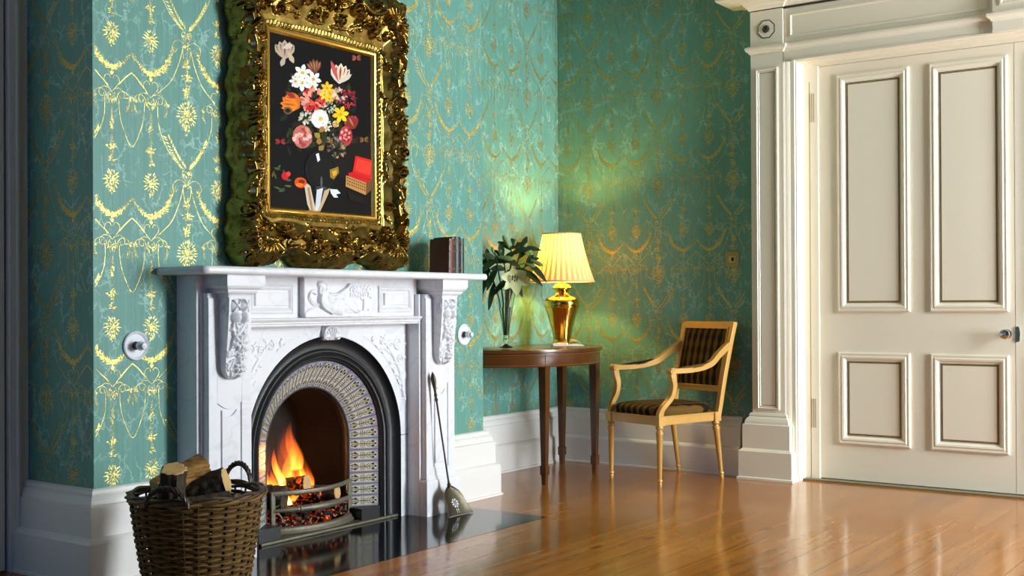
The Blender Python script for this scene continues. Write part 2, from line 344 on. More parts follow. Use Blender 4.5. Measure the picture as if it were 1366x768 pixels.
# ------------------------------------------------------------------ relief toolkit (height maps computed on a grid)
class Relief:
    def __init__(s, u0, u1, v0, v1, res):
        s.u = np.arange(u0, u1+res*.5, res); s.v = np.arange(v0, v1+res*.5, res); s.res = res
        s.U, s.V = np.meshgrid(s.u, s.v, indexing='ij'); s.h = np.zeros_like(s.U)
    def win(s, a0, a1, b0, b1):
        i0 = max(0, int((a0-s.u[0])/s.res)); i1 = min(len(s.u), int((a1-s.u[0])/s.res)+2)
        j0 = max(0, int((b0-s.v[0])/s.res)); j1 = min(len(s.v), int((b1-s.v[0])/s.res)+2)
        return (slice(i0, max(i0, i1)), slice(j0, max(j0, j1)))
    def cap(s, p, q, wp, wq, h):
        w = max(wp, wq); S = s.win(min(p[0], q[0])-w, max(p[0], q[0])+w, min(p[1], q[1])-w, max(p[1], q[1])+w)
        U = s.U[S]; V = s.V[S]
        if U.size == 0: return
        dx, dy = q[0]-p[0], q[1]-p[1]; L = dx*dx+dy*dy+1e-12
        t = np.clip(((U-p[0])*dx+(V-p[1])*dy)/L, 0, 1)
        d = np.hypot(U-p[0]-t*dx, V-p[1]-t*dy)/(wp+(wq-wp)*t)
        s.h[S] = np.maximum(s.h[S], h*np.sqrt(np.clip(1-d*d, 0, 1)))
    def stroke(s, P, w0, w1, h, n=6):
        P = spline(P, n); k = len(P)-1
        for i in range(k): s.cap(P[i], P[i+1], w0+(w1-w0)*i/k, w0+(w1-w0)*(i+1)/k, h)
    def ell(s, x, y, rx, ry, h, a=0):
        r = max(rx, ry); S = s.win(x-r, x+r, y-r, y+r); U = s.U[S]-x; V = s.V[S]-y
        if U.size == 0: return
        uu = U*cos(a)+V*sin(a); vv = -U*sin(a)+V*cos(a); d2 = (uu/rx)**2+(vv/ry)**2
        s.h[S] = np.maximum(s.h[S], h*np.sqrt(np.clip(1-d2, 0, 1)))
    def leaf(s, x, y, a, l, w, h, ribs=3):
        S = s.win(x-l-w, x+l+w, y-l-w, y+l+w); U = s.U[S]-x; V = s.V[S]-y
        if U.size == 0: return
        t = (U*cos(a)+V*sin(a))/l; c = (-U*sin(a)+V*cos(a))
        W = w*np.sin(PI*np.clip(t, 0, 1)**.8)*(1+.22*np.sin(t*ribs*2*PI))+1e-6
        q = np.abs(c)/W
        hh = h*np.clip(1-q*q, 0, 1)**.5*(.45+.55*np.clip(q*2.2, 0, 1))*((t > 0)&(t < 1))
        s.h[S] = np.maximum(s.h[S], hh)
    def spiral(s, x, y, r, turns, a0, d, w, h):
        P = []; n = int(10*turns)+2
        for i in range(n+1):
            t = i/n; rr = r*(1-.82*t); a = a0+d*turns*2*PI*t; P.append((x+rr*cos(a), y+rr*sin(a)))
        for i in range(n): s.cap(P[i], P[i+1], w*(1-.4*i/n), w*(1-.4*(i+1)/n), h)
        s.ell(P[-1][0], P[-1][1], w*1.3, w*1.3, h*1.15)
    def shell(s, x, y, r, a, spread, ribs, h):
        S = s.win(x-r, x+r, y-r, y+r); U = s.U[S]-x; V = s.V[S]-y
        if U.size == 0: return
        R = np.hypot(U, V)/r; A = (np.arctan2(V, U)-a+PI) % (2*PI)-PI
        q = A/spread; edge = .86+.14*np.abs(np.cos(q*ribs*PI/2))
        ok = (np.abs(q) < 1) & (R < edge)
        hh = h*(.35+.65*np.abs(np.cos(q*ribs*PI/2)))*np.clip(R*2.4, 0.2, 1)*np.clip((edge-R)*9, 0, 1)**.5
        s.h[S] = np.maximum(s.h[S], hh*ok)
    def flower(s, x, y, r, h, k=5):
        for i in range(k):
            a = 2*PI*i/k+.3; s.ell(x+r*.55*cos(a), y+r*.55*sin(a), r*.5, r*.34, h*.85, a)
        s.ell(x, y, r*.28, r*.28, h)

# ================================================================== THE ROOM
YC, YA, XB = 3.885, 4.365, 6.65       # chimney breast face, alcove wall, door wall
BX0, BX1 = 2.70, 5.157
X0, Y0, ZC = -2.4, -1.9, 3.55
FX = 3.905                            # middle of the fireplace
UA, VA = 3.143, 1.605                 # anchor of the wallpaper repeat
mb = MB(); mb.box(X0-.2, 8.2, Y0-.2, YA+.4, -.12, 0); struct(mb.build('floor', M_floor))
mb = MB(); mb.box(X0-.2, XB+.3, Y0-.2, YA+.3, ZC, ZC+.1); struct(mb.build('ceiling', M_ceil))
# chimney breast
mb = MB()
mb.box(BX0, 3.37, YC, YA+.2, 0, ZC); mb.box(4.44, BX1, YC, YA+.2, 0, ZC); mb.box(3.37, 4.44, YC, YA+.2, .94, ZC); mb.box(3.37, 4.44, 4.50, YA+.2, 0, .94)
foil(mb, BX0+.004, BX1-.004, .3, 3.3, UA, VA, hole=(3.2, 4.6, 0, 1.1), f=lambda u, v, h: (u, YC-h, v))
foil(mb, YC+.004, YA, .3, 3.3, 4.19, VA, lambda u, v, h: (BX0-h, u, v))
foil(mb, YC+.004, YA, .3, 3.3, 4.19, VA, lambda u, v, h: (BX1+h, u, v))
struct(mb.build('wall_chimney', [M_wall, M_foil]))
mb = MB(); mb.box(BX1, XB+.2, YA, YA+.2, 0, ZC)
foil(mb, BX1, XB-.003, .3, 3.3, 6.286, VA, lambda u, v, h: (u, YA-h, v))
struct(mb.build('wall_alcove', [M_wall, M_foil]))
mb = MB(); mb.box(X0-.2, BX0, YA, YA+.2, 0, ZC)
foil(mb, X0, 1.3, .3, 3.3, UA, VA, lambda u, v, h: (u, YA-h, v))
struct(mb.build('wall_left_alcove', [M_wall, M_foil]))
DY0, DY1, DZ = .175, 2.645, 2.47      # door opening
mb = MB(); mb.box(XB, XB+.2, DY1+.03, YA+.2, 0, ZC); mb.box(XB, XB+.2, Y0-.2, DY0-.03, 0, ZC); mb.box(XB, XB+.2, DY0-.03, DY1+.03, DZ+.03, ZC); mb.box(6.83, 6.85, DY0-.03, DY1+.03, 0, DZ+.03)  # last box: unseen panel added behind the doors to block sky light
foil(mb, 3.0, YA-.003, .3, 3.3, 4.12, VA-.02, lambda u, v, h: (XB-h, u, v))
foil(mb, Y0, -.25, .3, 3.3, 4.12, VA-.02, lambda u, v, h: (XB-h, u, v))
struct(mb.build('wall_back', [M_wall, M_foil]))
mb = MB(); mb.box(X0-.2, X0, Y0-.2, .6, 0, ZC); mb.box(X0-.2, X0, 2.0, YA+.2, 0, ZC); mb.box(X0-.2, X0, .6, 2.0, 0, .8); mb.box(X0-.2, X0, .6, 2.0, 2.8, ZC); struct(mb.build('wall_camera_end', M_wall))
root = empty('window_2', (X0, 1.3, .8)); struct(root); MB.off = (X0, 1.3, .8)  # unseen window, added to give blue fill on the left-facing surfaces
MB().frame([(-.1, 0), (-.1, .03), (-.02, .03), (0, .01), (0, -.2)], (.6, 2.0, .8, 2.8), lambda u, v, h: (X0+h, u, v)).build('window_frame', M_paint, root); MB.off = (0,0,0)
l = bpy.data.lights.new('window_portal', 'AREA'); l.shape = 'RECTANGLE'; l.size = 1.4; l.size_y = 2.0; l.cycles.is_portal = True
o = bpy.data.objects.new('window_portal', l); COL.objects.link(o); o.location = (X0-.12, 1.3, 1.8); o.rotation_euler = (PI/2, 0, -PI/2)
WINS = [(5.2, 6.5)]; WZ0, WZ1 = .45, 3.05
mb = MB(); xs = [X0-.2]
for a, b in sorted(WINS):
    mb.box(xs[-1], a, Y0-.25, Y0, 0, ZC); mb.box(a, b, Y0-.25, Y0, 0, WZ0); mb.box(a, b, Y0-.25, Y0, WZ1, ZC); xs.append(b)
mb.box(xs[-1], XB+.2, Y0-.25, Y0, 0, ZC); struct(mb.build('wall_window_side', M_wall))
for k, (a, b) in enumerate(WINS):
    root = empty('window_%d' % (k+1), ((a+b)/2, Y0, WZ0)); struct(root); MB.off = ((a+b)/2, Y0, WZ0)
    mb = MB(); mb.frame([(-.1, 0), (-.1, .03), (-.02, .03), (0, .01), (0, -.2)], (a, b, WZ0, WZ1), lambda u, v, h: (u, Y0+h, v)); mb.build('window_frame', M_paint, root)
    mb = MB(); zm = (WZ0+WZ1)/2
    for z0, z1 in ((WZ0, zm+.02), (zm-.02, WZ1)):
        mb.box(a, b, Y0-.14, Y0-.10, z0, z0+.045); mb.box(a, b, Y0-.14, Y0-.10, z1-.045, z1)
        mb.box(a, a+.05, Y0-.14, Y0-.10, z0, z1); mb.box(b-.05, b, Y0-.14, Y0-.10, z0, z1); xm = (a+b)/2; mb.box(xm-.012, xm+.012, Y0-.13, Y0-.11, z0, z1)
    mb.build('sash', M_paint, root); MB.off = (0,0,0)
    l = bpy.data.lights.new('window_portal', 'AREA'); l.shape = 'RECTANGLE'; l.size = b-a-.1; l.size_y = WZ1-WZ0-.1; l.cycles.is_portal = True
    o = bpy.data.objects.new('window_portal', l); COL.objects.link(o); o.location = ((a+b)/2, Y0-.16, zm); o.rotation_euler = (PI/2, 0, 0)

SKP = [(0,.356),(.012,.356),(.02,.350),(.024,.338),(.022,.332),(.03,.326),(.036,.315),(.040,.302),(.040,.298),(.048,.294),(.048,.178),(.054,.176),(.064,.168),(.070,.158),(.070,.014),(.078,.010),(.078,.0)]
def sweep(mb, path, prof, m=0):
    path = [np.array(p, float) for p in path]; n = len(path); offs = []
    for i in range(n):
        ds = []
        if i: d = path[i]-path[i-1]; ds.append(d/np.hypot(*d))
        if i < n-1: d = path[i+1]-path[i]; ds.append(d/np.hypot(*d))
        ns = [np.array([d[1], -d[0]]) for d in ds]
        if len(ns) == 1: offs.append(ns[0])
        else: k = ns[0]+ns[1]; offs.append(k/(k@ns[0]))
    vs = [(path[i][0]+offs[i][0]*o, path[i][1]+offs[i][1]*o, z) for i in range(n) for o, z in prof]
    k = len(prof); fs = [(i*k+j, i*k+j+1, (i+1)*k+j+1, (i+1)*k+j) for i in range(n-1) for j in range(k-1)]
    fs += [tuple(range(k))[::-1], tuple((n-1)*k+j for j in range(k))]
    return mb.add(vs, fs, m)
mb = MB(); sweep(mb, [(BX0, YA-.03), (BX0, YC), (3.095, YC)], SKP); struct(mb.build('baseboard_chimney_left', M_skirt))
mb = MB(); sweep(mb, [(4.722, YC), (BX1, YC), (BX1, YA-.06)], SKP); struct(mb.build('baseboard_chimney_right', M_skirt))
mb = MB(); sweep(mb, [(BX1, YA), (XB, YA), (XB, 3.02)], SKP); struct(mb.build('baseboard_alcove', M_skirt))
mb = MB(); sweep(mb, [(XB, -.25), (XB, Y0)], SKP); struct(mb.build('baseboard_back', M_skirt))

# ---- door case on the back wall : trims
XF = 6.56
AP = [(0,.0)]
def yz(x): return lambda u, v, h=0: (x-h, u, v)
def pilaster_case(name, ya, yb):             # ya < yb, wall-mounted pilaster with plinth and panel
    mb = MB()
    mb.box(XF, XB, ya, yb, .36, 2.545)
    # plinth: stacked mouldings, swept round three sides
    prof = [(0,.395),(.010,.392),(.016,.38),(.014,.372),(.026,.362),(.034,.345),(.036,.33),(.046,.326),(.046,.185),(.054,.178),(.064,.168),(.064,.018),(.074,.012),(.074,0)]
    sweep(mb, [(XB, yb), (XF, yb), (XF, ya), (XB, ya)], [(o, z) for o, z in prof])
    p = yz(XF); r = (ya+.032, yb-.032, .415, 2.445)
    mb.frame([(0, 0), (0, .008), (.008, .010), (.014, .004), (.020, .006), (.024, .001)], r, p)
    mb.frame([(.024, .001), (.027, .0008)], r, p, 1)
    mb.fill(r, .027, .001, p)
    return struct(mb.build(name, [M_paint, M_groove]))
pilaster_case('trim_1', 2.715, 2.92)
pilaster_case('trim_2', -.10, .105)
# architrave round the opening, stepping back to the reveal
mb = MB()
for (a, b, s) in ((DY1, 2.715, 1), (.105, DY0, -1)):
    y0, y1 = min(a, b), max(a, b)
    mb.box(XF+.028, XB+.03, y0, y1, 0, DZ+.09)
    q = DY1 if s > 0 else DY0
    mb.add([(XF+.028, q+s*.070, 0), (XF+.028, q+s*.070, DZ+.06), (XF, q+s*.070, DZ+.06), (XF, q+s*.07, 0)], [(0,1,2,3)])
    prf = [(s*.07, .0), (s*.062, .004), (s*.05, .016), (s*.035, .022), (s*.018, .022), (s*.014, .030), (s*.0, .030)]
    vs = [(XF+h, q+u, z) for z in (0.0, DZ+abs(0)) for u, h in prf]; k = len(prf)
    mb.add(vs, [(i, i+1, k+i+1, k+i) for i in range(k-1)])
mb.box(XF+.006, XB+.03, DY0-.07, DY1+.07, DZ, 2.56)
mb.frame([(0, .0), (0, .008), (.010, .008), (.014, .0)], (DY0-.012, DY1+.012, -.2, DZ+.012), yz(XF+.006))
mb.box(XB+.03, 6.72, DY1, DY1+.07, 0, DZ); mb.box(XB+.03, 6.72, DY0-.07, DY0, 0, DZ); mb.box(XF+.03, 6.76, DY0, DY1, DZ-.002, DZ+.02)
struct(mb.build('trim_3', M_paint))
# fixed rebate frame with hinge plates
mb = MB()
for s, q in ((1, DY1), (-1, DY0)):
    a, b = sorted((q, q-s*.085)); mb.box(6.705, 6.80, a, b, 0, DZ-.022)
    a, b = sorted((q-s*.032, q-s*.036)); mb.box(6.7045, 6.706, a, b, .0, 2.36, 1)
    for z0 in (.31, 2.12):
        for t in (.035, .047, .059): a, b = sorted((q-s*t, q-s*(t+.003))); mb.box(6.7035, 6.706, a, b, z0, z0+.17, 1)
mb.box(6.705, 6.80, DY0, DY1, DZ-.022, DZ)
struct(mb.build('trim_4', [M_paint, plain('paint_seam', srgb(150, 138, 100), rough=.6)]))
mb = MB(); mb.box(6.645, 6.82, DY0, DY1, 0, .010); struct(mb.build('trim_5', plain('threshold_wood', srgb(120, 108, 76), rough=.35)))
# entablature: frieze, necking moulding, bed moulding, cornice
def ybox_sweep(mb, prof, y0, y1, xf, m=0): sweep(mb, [(XB, y1), (xf, y1), (xf, y0), (XB, y0)], prof, m)
mb = MB()
FY0, FY1 = -.10, 2.92
mb.box(XF+.012, XB, FY0+.21, FY1-.21, 2.55, 2.79)
neck = [(0,2.535),(.006,2.537),(.010,2.546),(.020,2.552),(.026,2.562),(.026,2.574),(.012,2.58),(0,2.584)]
for a, b in ((2.715, 2.92), (-.10, .105)):
    mb.box(XF-.004, XB, a, b, 2.54, 2.79); ybox_sweep(mb, neck, a, b, XF-.004)
    # octagon with rosette
    yc = (a+b)/2
    for r0, r1, h, m in ((.058, .052, .003, 1), (.052, .0, .004, 0)):
        P = [(yc+r0*cos(PI/8+i*PI/4), 2.677+r0*sin(PI/8+i*PI/4)) for i in range(8)]; mb.prism(P, lambda u, v: (XF-.004, u, v), lambda u, v: (XF-.004-h, u, v), m)
    mb.lathe([(.022, .0), (.022, .005), (.012, .010), (0.001, .006)], c=(XF-.007, yc, 2.677), M=Matrix.Rotation(-PI/2, 3, 'Y').to_4x4(), n=24, m=1, rf=lambda th, z: 1+.12*cos(8*th))
for a, b in ((1.535, 2.715), (.105, 1.285)):
    pts = [(XB, b), (XF+.010, b), (XF+.010, a), (XB, a)]; sweep(mb, pts, neck)
    mb.frame([(0, 0), (0, .006), (.010, .007), (.016, .0)], (a+.03, b-.035, 2.612, 2.752), yz(XF+.012))
mb.box(XF-.02, XB, 1.285, 1.535, 2.478, 2.79); ybox_sweep(mb, neck, 1.285, 1.535, XF-.02)
mb.frame([(0, 0), (0, .006), (.010, .007), (.016, .0)], (1.32, 1.50, 2.615, 2.75), yz(XF-.02))
mb.box(XF, XB, FY0, FY1, 2.786, 2.796, 1)  # shade of the gap under the cornice, put in as a dark strip
corn = [(-.0,2.796),(.006,2.796),(.014,2.806),(.018,2.816),(.030,2.822),(.034,2.834),(.085,2.836),(.085,2.838),(.150,2.842),(.155,2.846),(.155,2.90),(.17,2.91),(.185,2.94),(.19,2.965),(0,2.965)]
sweep(mb, [(XB, FY1), (XF-.004, FY1), (XF-.004, 2.715), (XF+.012, 2.715), (XF+.012, 1.535), (XF-.02, 1.535), (XF-.02, 1.285), (XF+.012, 1.285), (XF+.012, .105), (XF-.004, .105), (XF-.004, FY0), (XB, FY0)], corn)
struct(mb.build('trim_6', [M_paint, M_groove]))

# ---- doors
def door_leaf(name, y0, y1, hand, knob):
    root = empty(name, (6.72, (y0+y1)/2, 0)); struct(root); MB.off = (6.72, (y0+y1)/2, 0)
    mb = MB(); mb.box(6.722, 6.765, y0, y1, .014, DZ-.024); mb.build('leaf', M_paint, root)
    W = y1-y0; cols = [(1.502, 1.917), (2.030, 2.447)]
    if hand < 0: cols = [(2*1.44-b, 2*1.44-a) for a, b in cols]
    for a, b in cols:
        for z0, z1 in ((.222, .760), (.995, 2.385)):
            mb = MB(); p = yz(6.722); r = (a, b, z0, z1)
            mb.frame([(0, 0), (0, .010), (.008, .014), (.020, .012), (.026, .016), (.036, .014), (.046, .002), (.052, .003)], r, p)
            mb.frame([(.052, .003), (.056, -.0003), (.0605, .0012)], r, p, 1 )
            mb.frame([(.0605, .0012), (.0645, .0018)], r, p, 2)
            mb.fill(r, .0645, .002, p)
            mb.build('door_panel', [M_paint, M_groove, M_gilt], root)
    s = 1 if hand > 0 else -1
    RY = Matrix.Rotation(-PI/2, 3, 'Y').to_4x4()
    if knob:
        kn = MB().lathe([(.026, 0), (.026, .004), (.012, .008), (.009, .024), (.012, .030), (.024, .036), (.028, .048), (.024, .058), (.012, .063), (0, .064)], c=(6.722, 1.514, .875), M=RY, n=28).build('door_knob', M_chrome, root, smooth=True)
    es = MB(); P = [(1.4585+.010*cos(t), .905+.012*sin(t)) for t in np.linspace(0, PI, 9)]+[(1.4585-.010-.004*sin(q*PI), .905-.055*q) for q in (.3, .6, .8)]+[(1.4585+.012*cos(t), .845+.012*sin(t)) for t in np.linspace(PI, 2*PI, 9)]+[(1.4585+.010+.004*sin(q*PI), .905-.055*q) for q in (.8, .6, .3)]
    if not knob:
        es.prism(P, lambda u, v: (6.722, u, v), lambda u, v: (6.716, u, v)); es.build('escutcheon', M_chrome, root, bevel=.001)
    MB.off = (0,0,0); return root
door_leaf('door_1', 1.4715, DY1-.0865, 1, True)
door_leaf('door_2', DY0+.0865, 1.4685, -1, False)

# ---- doorway casing and door at the far left
mb = MB()
mb.box(2.652, BX0, YA-.05, YA, 0, 3.1); mb.box(2.612, 2.655, YA-.062, YA, 0, 3.1); mb.box(2.640, 2.652, YA-.070, YA, 0, 3.1)
struct(mb.build('trim_7', M_skirt, bevel=.003))
mb = MB(); mb.box(1.9, 2.612, YA-.030, YA-.0, 0, 3.1, 1); mb.box(1.9, 2.600, YA-.044, YA-.02, 0.01, 3.06)
struct(mb.build('door_3', [M_skirt, plain('olive_gap', srgb(90, 78, 30), rough=.6)]))

# ================================================================== FIREPLACE
FO = (FX, 3.72, 0.0)
fire = empty('fireplace', FO, 0, 'white marble fireplace with carved brackets and a tiled black iron arch', 'fireplace'); MB.off = FO
def shelf_outline():
    x0, x1, y0, y1 = FX-.915, FX+.922, 3.592, YC; r = .03
    return [(x0, y1)]+[(x0+r-r*cos(t), y0+r-r*sin(t)) for t in np.linspace(0, PI/2, 7)]+[(x1-r+r*sin(t), y0+r-r*cos(t)) for t in np.linspace(0, PI/2, 7)]+[(x1, y1)]
out = shelf_outline(); n = len(out); mb = MB()
prof = [(-.016, 1.172), (-.006, 1.1735), (0, 1.180), (.001, 1.1885), (0, 1.197), (-.006, 1.2035), (-.014, 1.205)]
cx, cy = FX, YC+.4
def inset(o, d):
    res = []
    for i, p in enumerate(o):
        a = np.array(o[max(i-1, 0)]); b = np.array(o[min(i+1, len(o)-1)]); t = (b-a)/np.hypot(*(b-a)); nn = np.array([t[1], -t[0]])
        if i in (0, len(o)-1): nn = np.array([-1 if i == 0 else 1, 0])
        else: nn = np.array([t[1], -t[0]])
        res.append((p[0]+nn[0]*d, p[1]+nn[1]*d))
    return res
vs = []
for d, z in prof: vs += [(p[0], p[1], z) for p in inset(out, d)]
fs = [(i*n+j, i*n+j+1, (i+1)*n+j+1, (i+1)*n+j) for i in range(len(prof)-1) for j in range(n-1)]
fs += [tuple(range(n)), tuple((len(prof)-1)*n+j for j in range(n))]
mb.add(vs, fs); mb.build('mantel_shelf', M_marble, fire, smooth=50)
# backing slabs either side and the jambs
for s in (-1, 1):
    mb = MB()
    a, b = sorted((FX+s*.60, FX+s*.817)); mb.box(a, b, 3.762, YC, 0, 1.172)      # outer slab
    a, b = sorted((FX+s*.551, FX+s*.80)); mb.box(a, b, 3.752, YC, 0, 1.10)
    mb.build('backing_slab', M_marble, fire, bevel=.002)
def pilaster(s):
    xc = FX+s*.679
    mb = MB(); y = 3.72
    mb.box(xc-.112, xc+.112, y+.006, 3.80, .2, 1.10)
    # raised panel with hollow shouldered top : face mesh with recess
    a, b, z0, z1 = xc-.068, xc+.060, .235, .655
    mb.box(xc-.112, a, y, y+.01, .2, 1.08); mb.box(b, xc+.112, y, y+.01, .2, 1.08); mb.box(a, b, y, y+.01, .2, z0)
    arcp = [(a+(b-a)*t, z1-.028*sin(PI*t)) for t in np.linspace(0, 1, 13)]
    mb.prism([(a, 1.08)]+arcp+[(b, 1.08)], lambda u, v: (u, y, v), lambda u, v: (u, y+.01, v))
    ia, ib = a+.024, b-.024; arci = [(ia+(ib-ia)*t, z1-.03-.028*sin(PI*t)) for t in np.linspace(0, 1, 13)]
    mb.prism([(ia, z0+.024)]+arci+[(ib, z0+.024)], lambda u, v: (u, y-.001, v), lambda u, v: (u, y+.008, v))
    o = mb.build('pilaster', M_marble, fire, bevel=.0015)
    # plinth block
    mb = MB(); pf = [(.014, 0), (.014, .168), (.012, .176), (.004, .182), (.006, .192), (.001, .200), (-.004, .212)]
    sweep(mb, [(xc-.112, 3.83), (xc-.112, y), (xc+.112, y), (xc+.112, 3.83)], pf); mb.box(xc-.11, xc+.11, y+.004, 3.83, 0, .2)
    mb.build('pilaster_plinth', M_marble, fire)
    # capital (stepped abacus)
    mb = MB()
    cp = [(.0, 1.078), (.004, 1.080), (.006, 1.088), (.010, 1.094), (.020, 1.100), (.024, 1.108), (.024, 1.112), (.034, 1.118), (.040, 1.128), (.040, 1.133), (.0435, 1.133), (.0435, 1.172)]
    sweep(mb, [(xc-.056, 3.80), (xc-.056, 3.664), (xc+.056, 3.664), (xc+.056, 3.80)], [(o_, z) for o_, z in cp]); mb.box(xc-.055, xc+.055, 3.666, 3.80, 1.076, 1.171)
    mb.build('capital', M_marble, fire)
    # carved bracket
    zt, zb = 1.08, .748; hw = .058; nz = 150; nx = 62
    def prof_y(t):       # protrusion from pilaster face along height t (0 top .. 1 bottom)
        return .066-.034*(t**1.3)+.010*sin(2*PI*t*.9)*(1-t) 
    R = Relief(-hw, hw, 0, .332, .0021)
    for q in (-1, 1):
        R.ell(q*.026, .300, .024, .030, .016); R.cap((q*.010, .325), (q*.040, .278), .004, .004, .022); R.cap((q*.040, .322), (q*.012, .284), .004, .004, .022)
        R.ell(q*.026, .252, .025, .024, .030)
        R.leaf(q*.012, .225, PI/2+q*2.3, .07, .022, .020, 3)
    R.leaf(-.035, .236, -PI/2+.2, .07, .02, .022); R.leaf(.03, .225, -PI/2-.2, .075, .024, .026); R.stroke([(.02, .23), (.0, .2), (-.03, .17), (-.04, .13)], .012, .006, .02)
    R.flower(-.008, .150, .036, .032, 6); R.ell(.036, .158, .017, .019, .024); R.ell(.032, .128, .018, .018, .026)
    R.leaf(-.02, .125, PI+.8, .04, .02, .018); R.flower(.012, .098, .026, .024, 5); R.leaf(-.05, .09, 1.2, .05, .016, .018); R.leaf(-.03, .08, -2.0, .05, .018, .018)
    R.flower(.002, .052, .031, .030, 5); R.leaf(.03, .05, -.6, .03, .014, .018); R.leaf(-.02, .025, -2.6, .03, .014, .016); R.leaf(.01, .022, -1.2, .025, .014, .016)
    for _ in range(26): R.leaf(random.uniform(-.04, .04), random.uniform(.02, .22), random.uniform(0, 6.28), random.uniform(.02, .035), .009, .013, 2)
    P = np.zeros(R.U.shape+(3,)); T = (.332-R.V)/.332
    base = .062-.030*T**1.4
    wid = np.where(R.V < .058, np.sqrt(np.clip(1-((.058-R.V)/.058)**2, 0, 1))*1.0, 1.0)
    P[..., 0] = xc+R.U*np.maximum(wid, .02); P[..., 1] = y-(base*np.clip(wid*1.5, .25, 1)+R.h*1.0*np.clip(1.3-abs(R.U)/hw, .25, 1)); P[..., 2] = zb+R.V
    mb = MB(); mb.grid(P)
    # close the sides down to the pilaster
    for i in (0, len(R.u)-1):
        vs = [tuple(P[i, j]) for j in range(len(R.v))]+[(P[i, j, 0], y+.004, P[i, j, 2]) for j in range(len(R.v))]; k = len(R.v)
        mb.add(vs, [(j, j+1, k+j+1, k+j) for j in range(k-1)])
    mb.build('bracket', M_marble, fire, smooth=70)
    # side volute of the bracket
    for q in (-1, 1):
        mb = MB(); pts = []
        for i in range(40):
            t = i/39; rr = .026*(1-.8*t); a = PI*.6-q*0+t*4.2*PI; pts.append((xc+q*(hw+.001), y-.034+rr*.8*cos(a), 1.035+rr*1.25*sin(a)))
        mb.tube(pts, .0032, 6)
        mb.build('volute', M_marble, fire, smooth=True)
pilaster(-1); pilaster(1)
# frieze with two framed panels, lintel moulding
mb = MB(); L0, L1 = FX-.568, FX+.568
mb.box(L0, L1, 3.78, YC, .955, 1.172)
mb.build('frieze', M_marble, fire)
for a, b in ((L0+.015, FX-.262), (FX+.262, L1-.03)):
    mb = MB(); p = lambda u, v, h: (u, 3.78-h, v)
    r = (a+.02, b-.015, 1.012, 1.140)
    mb.frame([(0, 0), (0, .008), (.006, .012), (.012, .008), (.018, .012), (.028, .003), (.034, .003)], r, p); mb.frame([(.034, .003), (.036, .013)], r, p); mb.fill(r, .036, .013, p)
    mb.build('frieze_panel', M_marble, fire)
mb = MB(); sweep(mb, [(L0-.02, 3.80), (L1, 3.80)], [(0, .955), (.04, .955), (.044, .960), (.044, .966), (.050, .969), (.050, .975), (.056, .979), (.062, .987), (.062, .991), (.040, .994), (0, .996)])
mb.build('lintel_moulding', M_marble, fire)
# carved centre tablet: winged child reclining before trees
R = Relief(-.232, .232, 0, .176, .0016)
def q(x, y): return (-.222+(x-200)/1050*.43, .004+(660-y)/600*.166)   # sketch coordinates
def S(P, a, b, h): R.stroke([q(*p) for p in P], a, b, h)
R.ell(*q(330, 640), .065, .035, .012); R.ell(*q(700, 650), .16, .018, .010); R.ell(*q(1100, 640), .06, .020, .008)
R.ell(*q(432, 180), .021, .025, .020); R.ell(*q(480, 200), .013, .020, .021); R.ell(*q(410, 150), .024, .018, .018); S([(395, 190), (385, 260), (400, 330)], .009, .006, .014)
for k in range(5): S([(370, 500-8*k), (290-8*k, 470-20*k), (225-3*k+6*k, 360-15*k), (260+8*k, 260+5*k), (330, 230+20*k)], .0045, .003, .007+.0012*k)
S([(455, 300), (470, 420), (560, 520), (700, 560)], .028, .030, .020); R.ell(*q(520, 400), .050, .038, .020, -.3); R.ell(*q(660, 480), .065, .036, .019, -.2)
S([(400, 330), (390, 430), (440, 530), (560, 620)], .011, .006, .024); S([(540, 300), (650, 310), (740, 250), (800, 200), (850, 130)], .010, .004, .020)
S([(700, 520), (850, 520), (980, 560)], .026, .010, .015); S([(760, 430), (860, 530), (960, 600)], .018, .007, .016)
for k in range(9): S([(480+35*k, 330+12*k), (520+30*k, 430), (560+30*k, 560)], .0026, .0018, .0245-.0011*k)
for k in range(5): S([(780+28*k, 610), (830+30*k, 570), (870+30*k, 620)], .004, .002, .012)
S([(1095, 560), (1100, 430), (1085, 280)], .008, .006, .010)
for _ in range(90):
    x = random.uniform(880, 1230); yv = random.uniform(130, 340-abs(x-1060)*.15); R.leaf(*q(x, yv), -PI/2+random.uniform(-.7, .7), random.uniform(.012, .024), .004, random.uniform(.005, .011), 2)
for _ in range(26):
    x = random.uniform(230, 1230); R.leaf(*q(x, random.uniform(600, 645)), random.uniform(.3, 2.8), .018, .004, .010, 2)
P = np.zeros(R.U.shape+(3,)); P[..., 0] = FX+R.U; P[..., 1] = 3.748-R.h*.95; P[..., 2] = .995+R.V
mb = MB(); mb.grid(P); mb.box(FX-.2319, FX+.2319, 3.7485, 3.80, .993, 1.172)
mb.build('relief_tablet', M_marble, fire, smooth='all')
# spandrel slab with arched opening
AR, AZ, AY = .50, .406, 3.83
mb = MB(); arcp = [(FX-AR, 0)]+[(FX+AR*cos(t), AZ+AR*sin(t)) for t in np.linspace(PI, 0, 49)]+[(FX+AR, 0)]
xl, xr, zt = FX-.56, FX+.56, .958; n = len(arcp)
top = [(xl, 0)]+[(max(xl, min(xr, FX+(p[0]-FX)*3)), max(0, min(zt, AZ+(p[1]-AZ)*3))) for p in arcp[1:-1]]+[(xr, 0)]
top = [(xl if i < 2 else (xr if i > n-3 else p[0]), p[1]) for i, p in enumerate(top)]
vs = [(u, AY, v) for u, v in arcp]+[(u, AY, v) for u, v in top]+[(u, AY+.05, v) for u, v in arcp]
mb.add(vs, [(i, i+1, n+i+1, n+i) for i in range(n-1)]+[(i, i+1, 2*n+i+1, 2*n+i) for i in range(n-1)])
mb.build('arch_slab', M_marble, fire)
